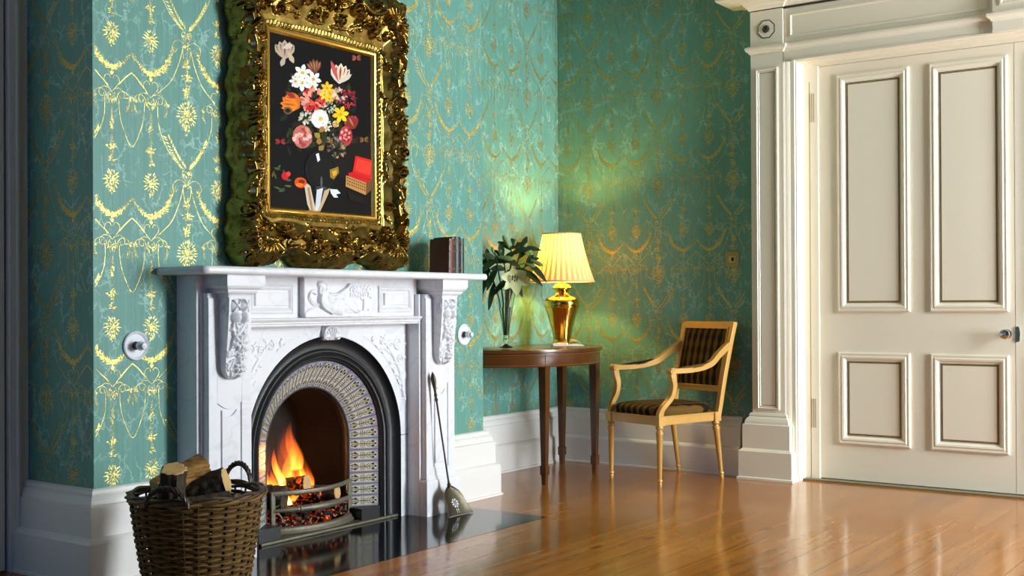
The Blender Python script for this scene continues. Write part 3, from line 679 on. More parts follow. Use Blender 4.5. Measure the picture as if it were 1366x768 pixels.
M_joint = plain('joint_grey', srgb(150, 152, 158))
for s in (-1, 1): MB().box(*sorted((FX+s*.501, FX+s*.552)), AY-.003, AY+.01, .402, .408).build('slab_joint', M_joint, fire)
for s in (-1, 1):
    R = Relief(0, .34, 0, .40, .0026)     # u from the outer edge inwards, v from bottom z=.52
    X = .535-R.U; Z = .515+R.V; rad = np.hypot(X, Z-AZ)
    ins = (rad > AR+.045) & (Z < .905)
    def pt(x, z): return (.535-x, z-.515)
    R.stroke([pt(.52, .60), pt(.50, .70), pt(.44, .80), pt(.38, .87)], .010, .008, .010)
    for (x, z, r, t, d) in ((.475, .86, .030, 1.6, 1), (.42, .855, .022, 1.5, -1), (.36, .875, .020, 1.4, 1), (.49, .78, .026, 1.6, -1), (.505, .70, .020, 1.5, 1), (.30, .887, .012, 1.2, 1), (.515, .63, .013, 1.2, -1)):
        R.spiral(*pt(x, z), r, t, random.uniform(0, 6), d*s, .0048, .010)
    for _ in range(70):
        x = random.uniform(.24, .53); z = random.uniform(.57, .9); R.leaf(*pt(x, z), random.uniform(0, 6.28), random.uniform(.018, .04), .008, .008, 2)
    h = np.where(ins, R.h+.001, 0.0); edge = (np.abs(rad-(AR+.045)) < .003) & (Z < .907)
    P = np.zeros(R.U.shape+(3,)); P[..., 0] = FX+s*X; P[..., 1] = AY-.001-np.where(ins, h*.8, 0)+np.where(ins, .0, .0); P[..., 2] = Z
    cell = ins[:-1, :-1] | ins[1:, 1:]
    mb = MB(); mb.grid(P, cell); mb.build('spandrel_carving', M_marble, fire, smooth='all')
# key block carved with leaf
R = Relief(-.055, .055, 0, .085, .0018)
R.stroke([(-.05, .02), (-.04, .06), (0, .075), (.04, .06), (.05, .02)], .008, .008, .014); R.shell(0, .012, .06, PI/2, 1.25, 7, .018); R.spiral(-.036, .022, .016, 1.4, 0, 1, .005, .018); R.spiral(.036, .022, .016, 1.4, PI, -1, .005, .018)
P = np.zeros(R.U.shape+(3,)); P[..., 0] = FX+R.U*(1-.10*R.V/.085); P[..., 1] = AY-.012-R.h; P[..., 2] = .878+R.V
edge = R.h > .0005
mb = MB(); mb.grid(P, edge[:-1, :-1] | edge[1:, 1:] | edge[1:, :-1]); mb.box(FX-.044, FX+.044, AY-.0125, AY+.02, .888, .957)
mb.build('key_block', M_marble, fire, smooth='all')
# cast iron insert: cove, rings
def arch_sweep(mb, prof, zc, z0=0., n=48, m=0, ymap=None):   # prof = [(radius, y)]
    rows = []
    for r, y in prof:
        row = [(FX-r, y, z0)]+[(FX+r*cos(t), y, zc+r*sin(t)) for t in np.linspace(PI, 0, n+1)]+[(FX+r, y, z0)]; rows.append(row)
    k = n+3; vs = [p for row in rows for p in row]
    return mb.add(vs, [(i*k+j, i*k+j+1, (i+1)*k+j+1, (i+1)*k+j) for i in range(len(rows)-1) for j in range(k-1)], m)
mb = MB()
cove = [(.500, 3.828), (.497, 3.842), (.488, 3.856), (.474, 3.866), (.458, 3.870), (.446, 3.868), (.440, 3.862), (.436, 3.856), (.431, 3.856), (.428, 3.862), (.424, 3.866), (.420, 3.862), (.414, 3.854), (.407, 3.856), (.403, 3.864), (.399, 3.868), (.395, 3.866), (.388, 3.878), (.388, 3.90)]
arch_sweep(mb, cove, .402); 
for s in (-1, 1): mb.box(*sorted((FX+s*.262, FX+s*.405)), 3.872, 4.0, 0, .068)
mb.build('iron_arch', M_iron, fire, smooth=35)
mb = MB(); arch_sweep(mb, [(.272, 3.966), (.270, 3.958), (.264, 3.958), (.259, 3.966), (.258, 3.985), (.262, 4.0)], .40); mb.build('inner_rim', M_iron, fire, smooth=35)
# splayed tiles
M_tb = plain('tile_lavender', srgb(150, 148, 168), rough=.22); M_tc = plain('tile_cream', srgb(206, 200, 180), rough=.2); M_to = plain('tile_olive', srgb(66, 62, 34), rough=.3); M_tg = plain('tile_grout', srgb(84, 82, 92), rough=.6)
RO, RI, YO, YI, ZT = .392, .266, 3.876, 3.962, .40
mb = MB()
arch_sweep(mb, [(RO, YO+.001), (RI, YI+.001)], ZT, .066, 60, 3)
def tile(A, B, C, D):      # inner-low, outer-low, outer-high, inner-high corners
    A, B, C, D = map(np.array, (A, B, C, D)); nrm = np.cross(B-A, D-A); nrm /= np.linalg.norm(nrm)
    if nrm[1] > 0: nrm = -nrm
    def P(a, b, h=0): 
        p = A*(1-a)*(1-b)+B*a*(1-b)+C*a*b+D*(1-a)*b; return tuple(p+nrm*h)
    e = .035
    mb.add([P(.01, e), P(.99, e), P(.99, 1-e), P(.01, 1-e)], [(0,1,2,3)], 0)
    def poly(pts, m, h): mb.add([P(a, b, h) for a, b in pts], [tuple(range(len(pts)))], m)
    # lozenge-ended cream field
    ov = [(.06, .26), (.16, .14), (.78, .12), (.90, .28), (.955, .5), (.90, .72), (.78, .88), (.16, .86), (.06, .74)]
    poly(ov, 1, .0010)
    for c, b, r in ((.80, .30, .052), (.80, .70, .052), (.88, .5, .045)): poly([(c+r*cos(t), b+r*2.2*sin(t)) for t in np.linspace(0, 2*PI, 9)[:-1]], 2, .0016)
    poly([(.10, .47), (.86, .47), (.86, .53), (.10, .53)], 2, .0016)
    for a in (.56, .65):
        for s in (-1, 1): poly([(a, .5), (a+.10, .5+s*.22), (a+.13, .5+s*.32), (a+.04, .5+s*.17)], 2, .0014)
    for a, w in ((.40, .30), (.46, .34), (.52, .24)): poly([(a, .5-w), (a+.02, .5-w), (a+.02, .5+w), (a, .5+w)], 2, .0014)
    for s in (-1, 1): poly([(.34, .5+s*.08), (.22, .5+s*.32), (.14, .5+s*.20), (.20, .5+s*.10)], 2, .0014); poly([(.10, .5+s*.06), (.16, .5+s*.16), (.12, .5+s*.24), (.07, .5+s*.12)], 2, .0014)
nst = 6; 
for s in (-1, 1):
    for i in range(nst):
        z0 = .068+(ZT-.068)*i/nst; z1 = .068+(ZT-.068)*(i+1)/nst
        tile((FX+s*RI, YI, z0), (FX+s*RO, YO, z0), (FX+s*RO, YO, z1), (FX+s*RI, YI, z1))
na = 21
for i in range(na):
    a, b = PI*i/na, PI*(i+1)/na; c = lambda r, y, t: (FX+r*cos(t), y, ZT+r*sin(t))
    tile(c(RI, YI, a), c(RO, YO, a), c(RO, YO, b), c(RI, YI, b))
mb.build('tile_surround', [M_tb, M_tc, M_to, M_tg], fire)
# firebox
mb = MB()
rows = []
for (r, y, zc) in ((.27, 3.97, .40), (.27, 4.02, .40), (.21, 4.24, .44)):
    rows.append([(FX-r, y, 0)]+[(FX+r*cos(t), y, zc+r*sin(t)) for t in np.linspace(PI, 0, 25)]+[(FX+r, y, 0)])
k = 27; mb.add([p for r_ in rows for p in r_], [(i*k+j, i*k+j+1, (i+1)*k+j+1, (i+1)*k+j) for i in range(2) for j in range(k-1)]+[tuple(2*k+j for j in range(k))])
mb.box(FX-.36, FX+.36, 3.86, 4.30, -.002, .010)
mb.build('firebox', M_soot, fire)
mb = MB(); mb.box(FX-.40, FX+.5, 3.845, 3.975, .001, .014); mb.build('iron_sill', M_grate, fire, bevel=.004)
MB.off = (0,0,0)

# hearth slab
mb = MB(); mb.box(3.0, 4.803, 3.226, 3.86, -.02, .0012)
tag(mb.build('hearth', M_slab, bevel=.002), 'polished black stone hearth slab set flush in the boards before the fire', 'hearth')

# ---- grate
GO = (FX, 3.95, .014); grate = empty('fire_grate', GO, 0, 'bow-fronted worn iron fire grate holding burning logs', 'fire grate'); MB.off = GO
def bow(z, bulge, x0=-.235, x1=.262, y0=3.955, n=16): return [(FX+x0+(x1-x0)*t, y0-bulge*sin(PI*t)**.9, z) for t in np.linspace(0, 1, n)]
MB().tube(bow(.198, .075), .0085, 8, flat=1.3).build('top_bar', M_grate, grate, smooth=True)
mb = MB(); B = bow(.122, .078); mb.tube(B, [.0085+.0085*sin(PI*t) for t in np.linspace(0, 1, 16)], 10)
mb.tube([np.array(B[3])*(1-t)+np.array(B[4])*t for t in (.1, .3, .31, .5, .51, .7)], [.017, .017, .012, .012, .017, .017], 10); mb.build('middle_bar', M_grate, grate, smooth=True)
mb = MB(); pb = bow(.03, .082, -.245, .275); mb.tube([(p[0], p[1], .030) for p in pb], .017, 8); mb.tube([(p[0], p[1]-.004, .020) for p in pb], .022, 8, flat=.6); mb.build('bottom_rail', M_grate, grate, smooth=True)
for xs_, yy in ((-.235, 3.955), (.262, 3.955)):
    mb = MB(); x = FX+xs_; s = 1 if xs_ < 0 else -1
    mb.box(x-.012, x+.012, yy-.008, yy+.006, .014, .206)
    for (c, r) in ((.165, .026), (.075, .034)):
        mb.tube([(x+s*(.012+r*.0)+s*r*.9*sin(t), yy-.004-.012*sin(t), c+r*cos(t)) for t in np.linspace(0, PI, 12)], .005, 6)
    mb.build('side_post', M_grate, grate, bevel=.002)
mb = MB()
for i in range(9): x = FX-.2+.05*i; mb.tube([(x, 3.90, .062), (x, 4.16, .062)], .006, 6)
mb.tube([(FX-.22, 3.955, .06), (FX+.24, 3.955, .06)], .006, 6); mb.tube([(FX-.2, 4.16, .06), (FX+.2, 4.16, .06)], .006, 6)
for x in (-.19, .19): mb.tube([(FX+x, 4.15, .014), (FX+x, 4.15, .066)], .007, 6)
mb.build('bottom_bars', M_grate, grate)
MB.off = (0,0,0)

# ---- logs
def emis(name, col, st):
    m, nt, b = newmat(name); b.inputs['Base Color'].default_value = (0,0,0,1); b.inputs['Emission Color'].default_value = col; b.inputs['Emission Strength'].default_value = st; return m
def ember_mat():
    m, nt, b = newmat('charred_glowing_wood'); L = nt.links; tc = N(nt, 'ShaderNodeTexCoord')
    mp = N(nt, 'ShaderNodeMapping'); mp.inputs['Scale'].default_value = (30, 30, 30); L.new(tc.outputs['Object'], mp.inputs[0])
    n = N(nt, 'ShaderNodeTexNoise', i_Scale=1.3, i_Detail=4., i_Distortion=1.); L.new(mp.outputs[0], n.inputs['Vector'])
    cr = N(nt, 'ShaderNodeValToRGB'); e = cr.color_ramp.elements; e[0].position = .54; e[0].color = (0,0,0,1); e[1].position = .8; e[1].color = (1.,.35,.06,1); x = e.new(.66); x.color = (.30,.025,.0,1)
    L.new(n.outputs['Fac'], cr.inputs[0]); L.new(cr.outputs[0], b.inputs['Emission Color']); b.inputs['Emission Strength'].default_value = 2.6
    b.inputs['Base Color'].default_value = srgb(40, 30, 26); b.inputs['Roughness'].default_value = .95; return m
M_ember = ember_mat()
def log(name, p, q, r, label, cat, group, cutA=True, cutB=True, mat=None, rough=.12, squash=1., wedge=False):
    p, q = Vector(p), Vector(q); L = (q-p).length; o = empty(name, p, 0, label, cat, group); MB.off = (0,0,0)
    Q = (q-p).to_track_quat('Z', 'Y').to_matrix().to_4x4(); n = 44; rows = 20; vs = []
    ph = [random.uniform(0, 6.28) for _ in range(6)]
    def rad(th, t):
        if wedge:
            a = (th % (2*PI)); return r*(1.0 if a < PI*.9 else .42+.25*abs(cos((a-PI)*1.1)))*(1+.02*sin(5*a+ph[0]))
        return r*(1+rough*.5*sin(2*th+ph[0]+t)+rough*.3*sin(5*th+ph[1]+3*t)+rough*.35*sin(11*th+ph[2]+9*t)+rough*.2*sin(17*t*2+3*th+ph[3]))
    for i in range(rows+1):
        t = i/rows
        for j in range(n):
            th = 2*PI*j/n; rr = rad(th, t)*(1+random.uniform(-.035, .02)); vs.append(Q @ Vector((rr*cos(th), rr*sin(th)*squash, L*t)))
    fs = [(i*n+j, i*n+(j+1) % n, (i+1)*n+(j+1) % n, (i+1)*n+j) for i in range(rows) for j in range(n)]
    MB().add(vs, fs).build('bark', mat or M_bark, o, smooth=45)
    for cut, i, s in ((cutA, 0, -1), (cutB, rows, 1)):
        c = Q @ Vector((0, 0, L*i/rows+s*.0)); vs2 = [vs[i*n+j] for j in range(n)]; vs3 = [v*.9+c*.1+(q-p).normalized()*s*.003 for v in vs2]
        e = MB().add(vs2+vs3, [(j, (j+1) % n, n+(j+1) % n, n+j) for j in range(n)]+[tuple(range(n, 2*n))]).build('cut_end', M_cut if cut else (mat or M_bark), o)
        if cut: e['label'] = 'pale sawn end'
    return o
def grid_hollow(): pass
log('firewood_log', (3.66, 4.12, .19), (3.745, 3.955, .165), .056, 'dark charred log at the left of the burning grate', 'log', 'logs burning in the grate', False, False, M_bark, .16)
log('firewood_log', (3.80, 4.13, .185), (3.862, 3.93, .222), .040, 'log with pale sawn end in the middle of the fire', 'log', 'logs burning in the grate', False, True, M_ember)
log('firewood_log', (3.975, 4.14, .15), (4.055, 3.925, .158), .036, 'log with round sawn end poking over the right of the grate', 'log', 'logs burning in the grate', False, True, M_bark)
log('firewood_log', (3.90, 4.12, .15), (3.965, 3.96, .170), .032, 'short glowing log between the two sawn ends in the fire', 'log', 'logs burning in the grate', False, False, M_ember)
log('firewood_log', (3.76, 3.985, .088), (4.12, 3.97, .09), .020, 'blackened stick lying across behind the middle bar', 'log', 'logs burning in the grate', False, False, M_bark)
mb = MB()
for _ in range(260):
    x = FX+random.uniform(-.21, .22); y = random.uniform(3.93, 4.16); z = random.uniform(.03, .10); s = random.uniform(.008, .018)
    M = Matrix.Translation((x, y, z)) @ Matrix.Rotation(random.uniform(0, 6), 4, Vector((random.random(), random.random(), 1)))
    mb.box(-s, s, -s*.8, s*.8, -s*.6, s*.6, 0, M)
tag(mb.build('embers', M_ember), 'bed of glowing embers and ash in the grate', 'embers', None, 'stuff')

# ---- flames
def flame_mat(name, heat, st_):
    m = bpy.data.materials.new(name); m.use_nodes = True; nt = m.node_tree; L = nt.links
    out = nt.nodes['Material Output']; nt.nodes.remove(nt.nodes['Principled BSDF'])
    em = N(nt, 'ShaderNodeEmission'); tc = N(nt, 'ShaderNodeTexCoord'); sep = N(nt, 'ShaderNodeSeparateXYZ'); L.new(tc.outputs['Generated'], sep.inputs[0])
    inv = N(nt, 'ShaderNodeMath', operation='SUBTRACT'); inv.inputs[0].default_value = 1; L.new(sep.outputs['Z'], inv.inputs[1])
    cr = N(nt, 'ShaderNodeValToRGB'); e = cr.color_ramp.elements; e[0].position = 0; e[0].color = (.45,.03,.003,1); e[1].position = 1; e[1].color = (1,.72,.22,1); x = e.new(.35); x.color = (.95,.15,.012,1); x = e.new(.7); x.color = (1,.36,.035,1)
    ht = N(nt, 'ShaderNodeMath', operation='MULTIPLY'); ht.inputs[1].default_value = heat; L.new(inv.outputs[0], ht.inputs[0]); L.new(ht.outputs[0], cr.inputs[0]); L.new(cr.outputs[0], em.inputs['Color'])
    ge = N(nt, 'ShaderNodeNewGeometry'); dt = N(nt, 'ShaderNodeVectorMath', operation='DOT_PRODUCT'); L.new(ge.outputs['Normal'], dt.inputs[0]); L.new(ge.outputs['Incoming'], dt.inputs[1])
    ab = N(nt, 'ShaderNodeMath', operation='ABSOLUTE'); L.new(dt.outputs['Value'], ab.inputs[0]); pw = N(nt, 'ShaderNodeMath', operation='POWER'); pw.inputs[1].default_value = 3.4; L.new(ab.outputs[0], pw.inputs[0])
    s1 = N(nt, 'ShaderNodeMath', operation='MULTIPLY'); L.new(pw.outputs[0], s1.inputs[0]); i2 = N(nt, 'ShaderNodeMath', operation='POWER'); i2.inputs[1].default_value = 1.2; L.new(inv.outputs[0], i2.inputs[0]); L.new(i2.outputs[0], s1.inputs[1])
    s2 = N(nt, 'ShaderNodeMath', operation='MULTIPLY'); s2.inputs[1].default_value = st_; L.new(s1.outputs[0], s2.inputs[0]); L.new(s2.outputs[0], em.inputs['Strength'])
    tr = N(nt, 'ShaderNodeBsdfTransparent'); ad = N(nt, 'ShaderNodeAddShader'); L.new(em.outputs[0], ad.inputs[0]); L.new(tr.outputs[0], ad.inputs[1]); L.new(ad.outputs[0], out.inputs['Surface']); return m
M_fl = {k: flame_mat('flame_'+n_, h_, s_) for k, n_, h_, s_ in ((2, 'bright', 1.0, 5.0), (1, 'orange', .68, 2.0), (0, 'dull', .42, .40))}
FLO = (3.87, 4.03, .2); flame = empty('flames', FLO, 0, 'orange and yellow flames rising from the logs in the grate', 'fire'); MB.off = FLO
def tongue(x, y, z0, h, r, lean, heat, ph):
    n, k = 14, 18; vs = []; ht = []
    for i in range(k+1):
        t = i/k; rr = r*(sin(PI*min(1, (t*.85+.15))**.8)**.8)*(1-t*.35)+.0005 if t < 1 else .0003
        cx_ = x+lean*t*h+r*.5*sin(t*5+ph)*t; cy_ = y+r*.3*sin(t*4+ph*2)*t
        for j in range(n):
            th = 2*PI*j/n; q_ = 1+.2*sin(3*th+ph+5*t); vs.append((cx_+rr*q_*cos(th), cy_+rr*.7*q_*sin(th), z0+h*t)); ht.append(heat*max(.0, (1-t))**.9)
    mb = MB().add(vs, [(i*n+j, i*n+(j+1) % n, (i+1)*n+(j+1) % n, (i+1)*n+j) for i in range(k) for j in range(n)])
    mb.build('flame_tongue', M_fl[2 if heat > .85 else (1 if heat > .5 else 0)], flame, smooth='all')
for a in ((3.93, 4.02, .19, .15, .024, -.2, .95, 1.1), (3.99, 4.03, .18, .12, .024, -.25, .7, .2), (3.92, 4.06, .27, .24, .045, -.15, .55, 2.0), (3.86, 4.05, .22, .22, .04, .1, .6, 4.4), (3.96, 4.07, .2, .2, .05, -.1, .35, .6), (3.80, 4.02, .2, .20, .026, -.35, .9, 2.6), (3.73, 4.03, .17, .15, .030, -.25, .95, .4), (3.775, 4.00, .15, .16, .026, -.45, 1.0, 1.9), (3.80, 3.98, .13, .17, .020, -.5, 1.0, 3.2), (3.86, 4.04, .19, .11, .028, .15, .75, 5.1), (3.92, 4.03, .20, .12, .022, -.1, .7, 2.2), (3.83, 4.08, .17, .33, .060, .12, .30, .9), (3.92, 4.09, .20, .28, .055, -.15, .26, 2.7),
          (3.74, 4.10, .17, .24, .060, .05, .30, 4.0), (4.0, 4.09, .2, .17, .050, -.2, .22, 1.2), (3.69, 4.04, .15, .10, .03, .1, .55, 2.0), (3.89, 4.07, .3, .20, .035, -.25, .32, 3.5), (3.97, 4.0, .16, .06, .025, 0, .6, 1.5), (3.84, 4.0, .14, .07, .03, .2, .8, .3)): tongue(*a)
MB.off = (0,0,0)
l = bpy.data.lights.new('fire_glow', 'POINT'); l.energy = 2; l.color = (1, .42, .12); l.shadow_soft_size = .07
o = bpy.data.objects.new('fire_glow', l); COL.objects.link(o); o.location = (3.84, 4.07, .33)

# ================================================================== PICTURE
PX, PZ, HW, HH, OW, OH = 3.865, 1.859, .339, .392, .540, .6525
PO = (PX, 3.84, 1.206); pic = empty('framed_painting', PO, 0, 'flower still life in a deep carved gold frame standing on the mantel shelf', 'painting'); MB.off = PO
R = Relief(-.556, .556, -.672, .735, .0030)
AU, AV = np.abs(R.U), np.abs(R.V)
dipf = lambda t, c, w: np.exp(-((t-c)/w)**2)
HX = OW-.030*dipf(AV/OH, .44, .15)-.012*dipf(AV/OH, 0, .18)+.006*np.sin(R.V*60)
HY = OH-.058*dipf(AU/OW, .46, .15)-.004+.006*np.sin(R.U*70)+np.where(R.V > 0, .045+.030*dipf(AU/OW, 0, .2), 0)
dout = np.minimum(HX-AU, HY-AV); din = np.maximum(AU-HW, AV-HH)
corner = (AU/.553)**10+(AV/np.where(R.V > 0, .712, .667))**10 < 1
mask = (dout > 0) & (din > -.004) & corner
T = np.clip(din/(din+np.maximum(dout, 1e-4)), 0, 1)
prof = np.interp(T, [0, .05, .07, .14, .16, .24, .48, .62, .74, .88, 1.0], [.058, .064, .060, .066, .072, .074, .098, .122, .124, .092, .050])
def Sx(u, v, f):                 # mirror helper
    for a in (-1, 1):
        for b in (-1, 1): f(a, b)
rs = random.Random(5)
for a in (-1, 1):
    for b in (-1, 1):
        cx_, cy_ = a*.425, b*(.525 if b < 0 else .555); ang = math.atan2(b, a)
        R.shell(cx_-a*.012, cy_-b*.012, .118, ang, 1.9, 11, .030)
        R.ell(cx_-a*.01, cy_-b*.012, .026, .030, .040)
        for (du, dv, r, t, d, w) in ((.085, -.115, .036, 1.5, 1, .007), (-.10, .095, .036, 1.5, -1, .007), (.075, .085, .028, 1.4, -1, .007), (-.035, -.075, .024, 1.4, 1, .006), (.095, -.02, .022, 1.3, -1, .006), (-.01, .105, .022, 1.3, 1, .006)):
            R.spiral(cx_+a*du, cy_+b*dv, r, t, ang+du*9, a*b*d, w, .030)
        for k in range(9):
            th = ang+(-1.5+k*.375); R.leaf(cx_+.07*cos(th), cy_+.07*sin(th), th+.3*a*b, .065, .013, .024, 3)
        # long scrolls running away from each corner
        R.stroke([(a*.455, b*.40), (a*.50, b*.34), (a*.485, b*.27), (a*.455, b*.24)], .010, .006, .032)
        R.stroke([(a*.51, b*.42), (a*.52, b*.33), (a*.500, b*.27), (a*.505, b*.20)], .007, .008, .024)
        R.stroke([(a*.34, b*.59), (a*.29, b*.565), (a*.235, b*.560), (a*.18, b*.585), (a*.14, b*.615)], .009, .007, .034)
        R.stroke([(a*.30, b*.50), (a*.25, b*.52), (a*.2, b*.50)], .008, .005, .03)
        R.spiral(a*.15, b*.56, .032, 1.5, 0, a*b, .007, .032); R.spiral(a*.46, b*.175, .030, 1.5, 0, -a*b, .007, .030)
        R.spiral(a*.30, b*.475, .022, 1.4, 2, a*b, .005, .026); R.spiral(a*.405, b*.34, .020, 1.4, 2, a*b, .005, .026)
    # side centre cartouches
    R.shell(a*.455, 0, .058, (0 if a > 0 else PI), 1.6, 7, .030); R.ell(a*.445, 0, .018, .03, .034)
    for b in (-1, 1): R.spiral(a*.47, b*.075, .032, 1.5, b*1.2, a*b, .008, .032); R.leaf(a*.43, b*.03, b*1.4, .09, .018, .026, 3); R.leaf(a*.39, b*.10, b*1.5, .10, .012, .02, 4)
    R.shell(0, a*.565, .075, a*PI/2, 1.7, 9, .034); R.ell(0, a*.55, .022, .022, .040)
    for b in (-1, 1): R.leaf(b*.03, a*.55, (0 if b > 0 else PI)+b*a*.35, .10, .02, .028, 3); R.spiral(b*.085, a*.50, .026, 1.5, 1, a*b, .006, .028); R.leaf(b*.02, a*.47, (0 if b > 0 else PI), .12, .012, .02, 4)
# acanthus and beads all over the middle of the moulding
for k in range(420):
    side = rs.choice('lrtb'); q_ = rs.uniform(-1, 1); tt = rs.uniform(.22, .9)
    if side in 'lr': u = (HW+(OW-HW)*tt)*(1 if side == 'r' else -1); v = q_*.62
    else: v = (HH+(OH-HH)*tt)*(1 if side == 't' else -1); u = q_*.50
    along = (PI/2 if side in 'lr' else 0)+(0 if q_ > 0 else PI)
    R.leaf(u, v, along+rs.uniform(-1.1, 1.1), rs.uniform(.022, .055), rs.uniform(.005, .010), rs.uniform(.010, .020), 3)
for k in range(50):
    side = rs.choice('lrtb'); q_ = rs.uniform(-1, 1); tt = rs.uniform(.35, .85)
    if side in 'lr': u = (HW+(OW-HW)*tt)*(1 if side == 'r' else -1); v = q_*.62
    else: v = (HH+(OH-HH)*tt)*(1 if side == 't' else -1); u = q_*.50
    R.spiral(u, v, rs.uniform(.012, .022), 1.4, rs.uniform(0, 6), rs.choice((-1, 1)), .0045, .024)
rel = R.h*np.clip((T-.15)*8, 0, 1)
beads = .004*np.abs(np.sin(np.where(AU/HW > AV/HH, R.V, R.U)*150))*((T > .085) & (T < .145))
H = prof+rel*.95+beads
H = np.where(dout < .008, H*.72, H)
P = np.zeros(R.U.shape+(3,)); P[..., 0] = PX+R.U; P[..., 1] = 3.872-H; P[..., 2] = PZ+R.V
cell = mask[:-1, :-1] & mask[1:, 1:] & mask[1:, :-1] & mask[:-1, 1:]
mb = MB(); mb.grid(P, cell)
# side walls back to the wall plane
nu, nv = cell.shape; b0 = len(mb.v); nb = R.U.shape[1]
Pb = P.copy(); Pb[..., 1] = 3.874; mb.v += [tuple(map(float, p)) for p in Pb.reshape(-1, 3)]
cc = np.pad(cell, 1)
for i in range(nu):
    for j in range(nv):
        if not cell[i, j]: continue
        for di, dj, e0, e1 in ((-1, 0, (0, 0), (0, 1)), (1, 0, (1, 1), (1, 0)), (0, -1, (1, 0), (0, 0)), (0, 1, (0, 1), (1, 1))):
            if not cc[i+1+di, j+1+dj]:
                a = (i+e0[0])*nb+j+e0[1]; b = (i+e1[0])*nb+j+e1[1]; mb.f.append((a, b, b0+b, b0+a)); mb.m.append(0)
mb.build('carved_frame', M_fgold, pic, smooth=60)
pl = lambda u, v, h: (u, 3.832-h, v); rc = (PX-HW-.006, PX+HW+.006, PZ-HH-.006, PZ+HH+.006)
mb = MB(); mb.frame([(-.004, .022), (.002, .026), (.008, .024), (.012, .016), (.016, .012), (.018, .006)], rc, pl); mb.build('gilt_slip', M_lip, pic, smooth=50)
# the painted canvas : dark ground, vase of flowers, jewel box, ribbon
PC = {}
def pm(r, g, b):
    k = (r, g, b)
    if k not in PC: PC[k] = len(PC)
    return PC[k]
cv = MB(); lay = [0]
def UV(x, y):
    u = (x-44)/403; v = 1-(y-(40+87*u))/(670-57*u); return (PX-HW+u*2*HW, PZ-HH+v*2*HH)
def pp(pts, col):
    lay[0] += 1; cv.add([(lambda p: (p[0], 3.8265-lay[0]*.000004, p[1]))(UV(*p)) for p in pts], [tuple(range(len(pts)))], pm(*col))
def el(x, y, rx, ry, col, a=0, n=14): pp([(x+rx*cos(t)*cos(a)-ry*sin(t)*sin(a), y+rx*cos(t)*sin(a)+ry*sin(t)*cos(a)) for t in np.linspace(0, 2*PI, n+1)[:-1]], col)
def petal(x, y, a, l, w, col, tip=.75):
    d = (cos(a), sin(a)); n_ = (-d[1], d[0]); pp([(x+d[0]*l*t+n_[0]*w*k, y+d[1]*l*t+n_[1]*w*k) for t, k in ((0, .12), (.35, .8), (.65, 1), (.85, .6), (1, 0), (.85, -.6), (.65, -1), (.35, -.8), (0, -.12))], col)
r5 = random.Random(3)
def jit(c, s=18): return tuple(max(0, min(255, int((v+r5.uniform(-s, s))/10)*10)) for v in c)
def star(x, y, r, n_, col, cen): 
    a0 = r5.uniform(0, 1)
    for i in range(n_): petal(x, y, a0+2*PI*i/n_, r, r*.26, jit(col, 8))
    el(x, y, r*.2, r*.2, cen)
def carn(x, y, r, cols, k=46):
    for i in range(k):
        a = r5.uniform(0, 6.28); q_ = r*math.sqrt(r5.random())*.8; petal(x+q_*cos(a), y+q_*sin(a), a+r5.uniform(-.5, .5), r*.45, r*.15, jit(r5.choice(cols)))
def rose(x, y, rx, ry, cols):
    el(x, y, rx, ry, cols[0])
    for i in range(26):
        t = i/26; a = i*2.4; petal(x+rx*(1-t)*.55*cos(a), y+ry*(1-t)*.55*sin(a), a+1.2, rx*(.75-.4*t), rx*.3*(1-t*.5), jit(cols[i % len(cols)], 12))
def tulip(x, y, a, l, w, cols):
    for k in (-2, 2, -1, 1, 0):
        petal(x, y, a+k*.28, l*(1-.06*abs(k)), w*.42, jit(cols[0], 10)); petal(x+cos(a+k*.28)*l*.15, y+sin(a+k*.28)*l*.15, a+k*.28, l*.7, w*.12, cols[1])
pp([(44, 40), (447, 127), (447, 740), (44, 710)], (10, 7, 6))
pp([(300, 420), (447, 440), (447, 600), (330, 600), (290, 560)], (24, 18, 14)); pp([(44, 590), (447, 610), (447, 740), (44, 710)], (14, 9, 7))
for i in range(150):  # foliage
    petal(r5.uniform(110, 370), r5.uniform(230, 480), r5.uniform(0, 6.28), r5.uniform(20, 44), r5.uniform(4, 10), jit((44, 44, 26), 16))
for x, y in ((290, 270), (200, 320), (240, 330), (330, 330)): pp([(x, y), (x+4, y), (250, 480), (246, 480)], (60, 60, 36))
tulip(108, 150, -PI/2, 72, 32, ((190, 170, 150), (120, 90, 80))); petal(108, 140, 1.9, 40, 9, (190, 170, 150)); petal(118, 120, 1.1, 50, 9, (200, 180, 150)); petal(100, 110, -.4, 40, 10, (210, 196, 180))
tulip(220, 200, -PI/2-.15, 56, 20, ((120, 66, 50), (180, 130, 90))); 
tulip(312, 236, -PI/2+.1, 78, 34, ((224, 210, 190), (176, 50, 50))); petal(312, 234, -.6, 60, 9, (210, 200, 180)); petal(308, 228, -PI/2-.35, 84, 8, (196, 90, 80))
star(172, 200, 34, 6, (246, 244, 236), (220, 170, 50)); star(170, 236, 34, 6, (246, 244, 236), (220, 170, 50)); star(212, 222, 32, 6, (240, 240, 234), (216, 160, 50)); star(210, 248, 22, 6, (236, 236, 230), (210, 160, 60)); star(146, 232, 24, 6, (230, 230, 220), (210, 160, 60))
tulip(160, 330, PI+.55, 72, 40, ((226, 116, 30), (150, 60, 40))); tulip(156, 322, PI+.1, 66, 30, ((236, 140, 40), (190, 80, 30))); petal(112, 272, .6, 40, 10, (150, 50, 46))
el(118, 342, 16, 14, (110, 80, 60)); el(118, 342, 9, 8, (30, 22, 16))
carn(210, 302, 44, ((196, 46, 40), (220, 90, 76), (236, 160, 140)), 70)
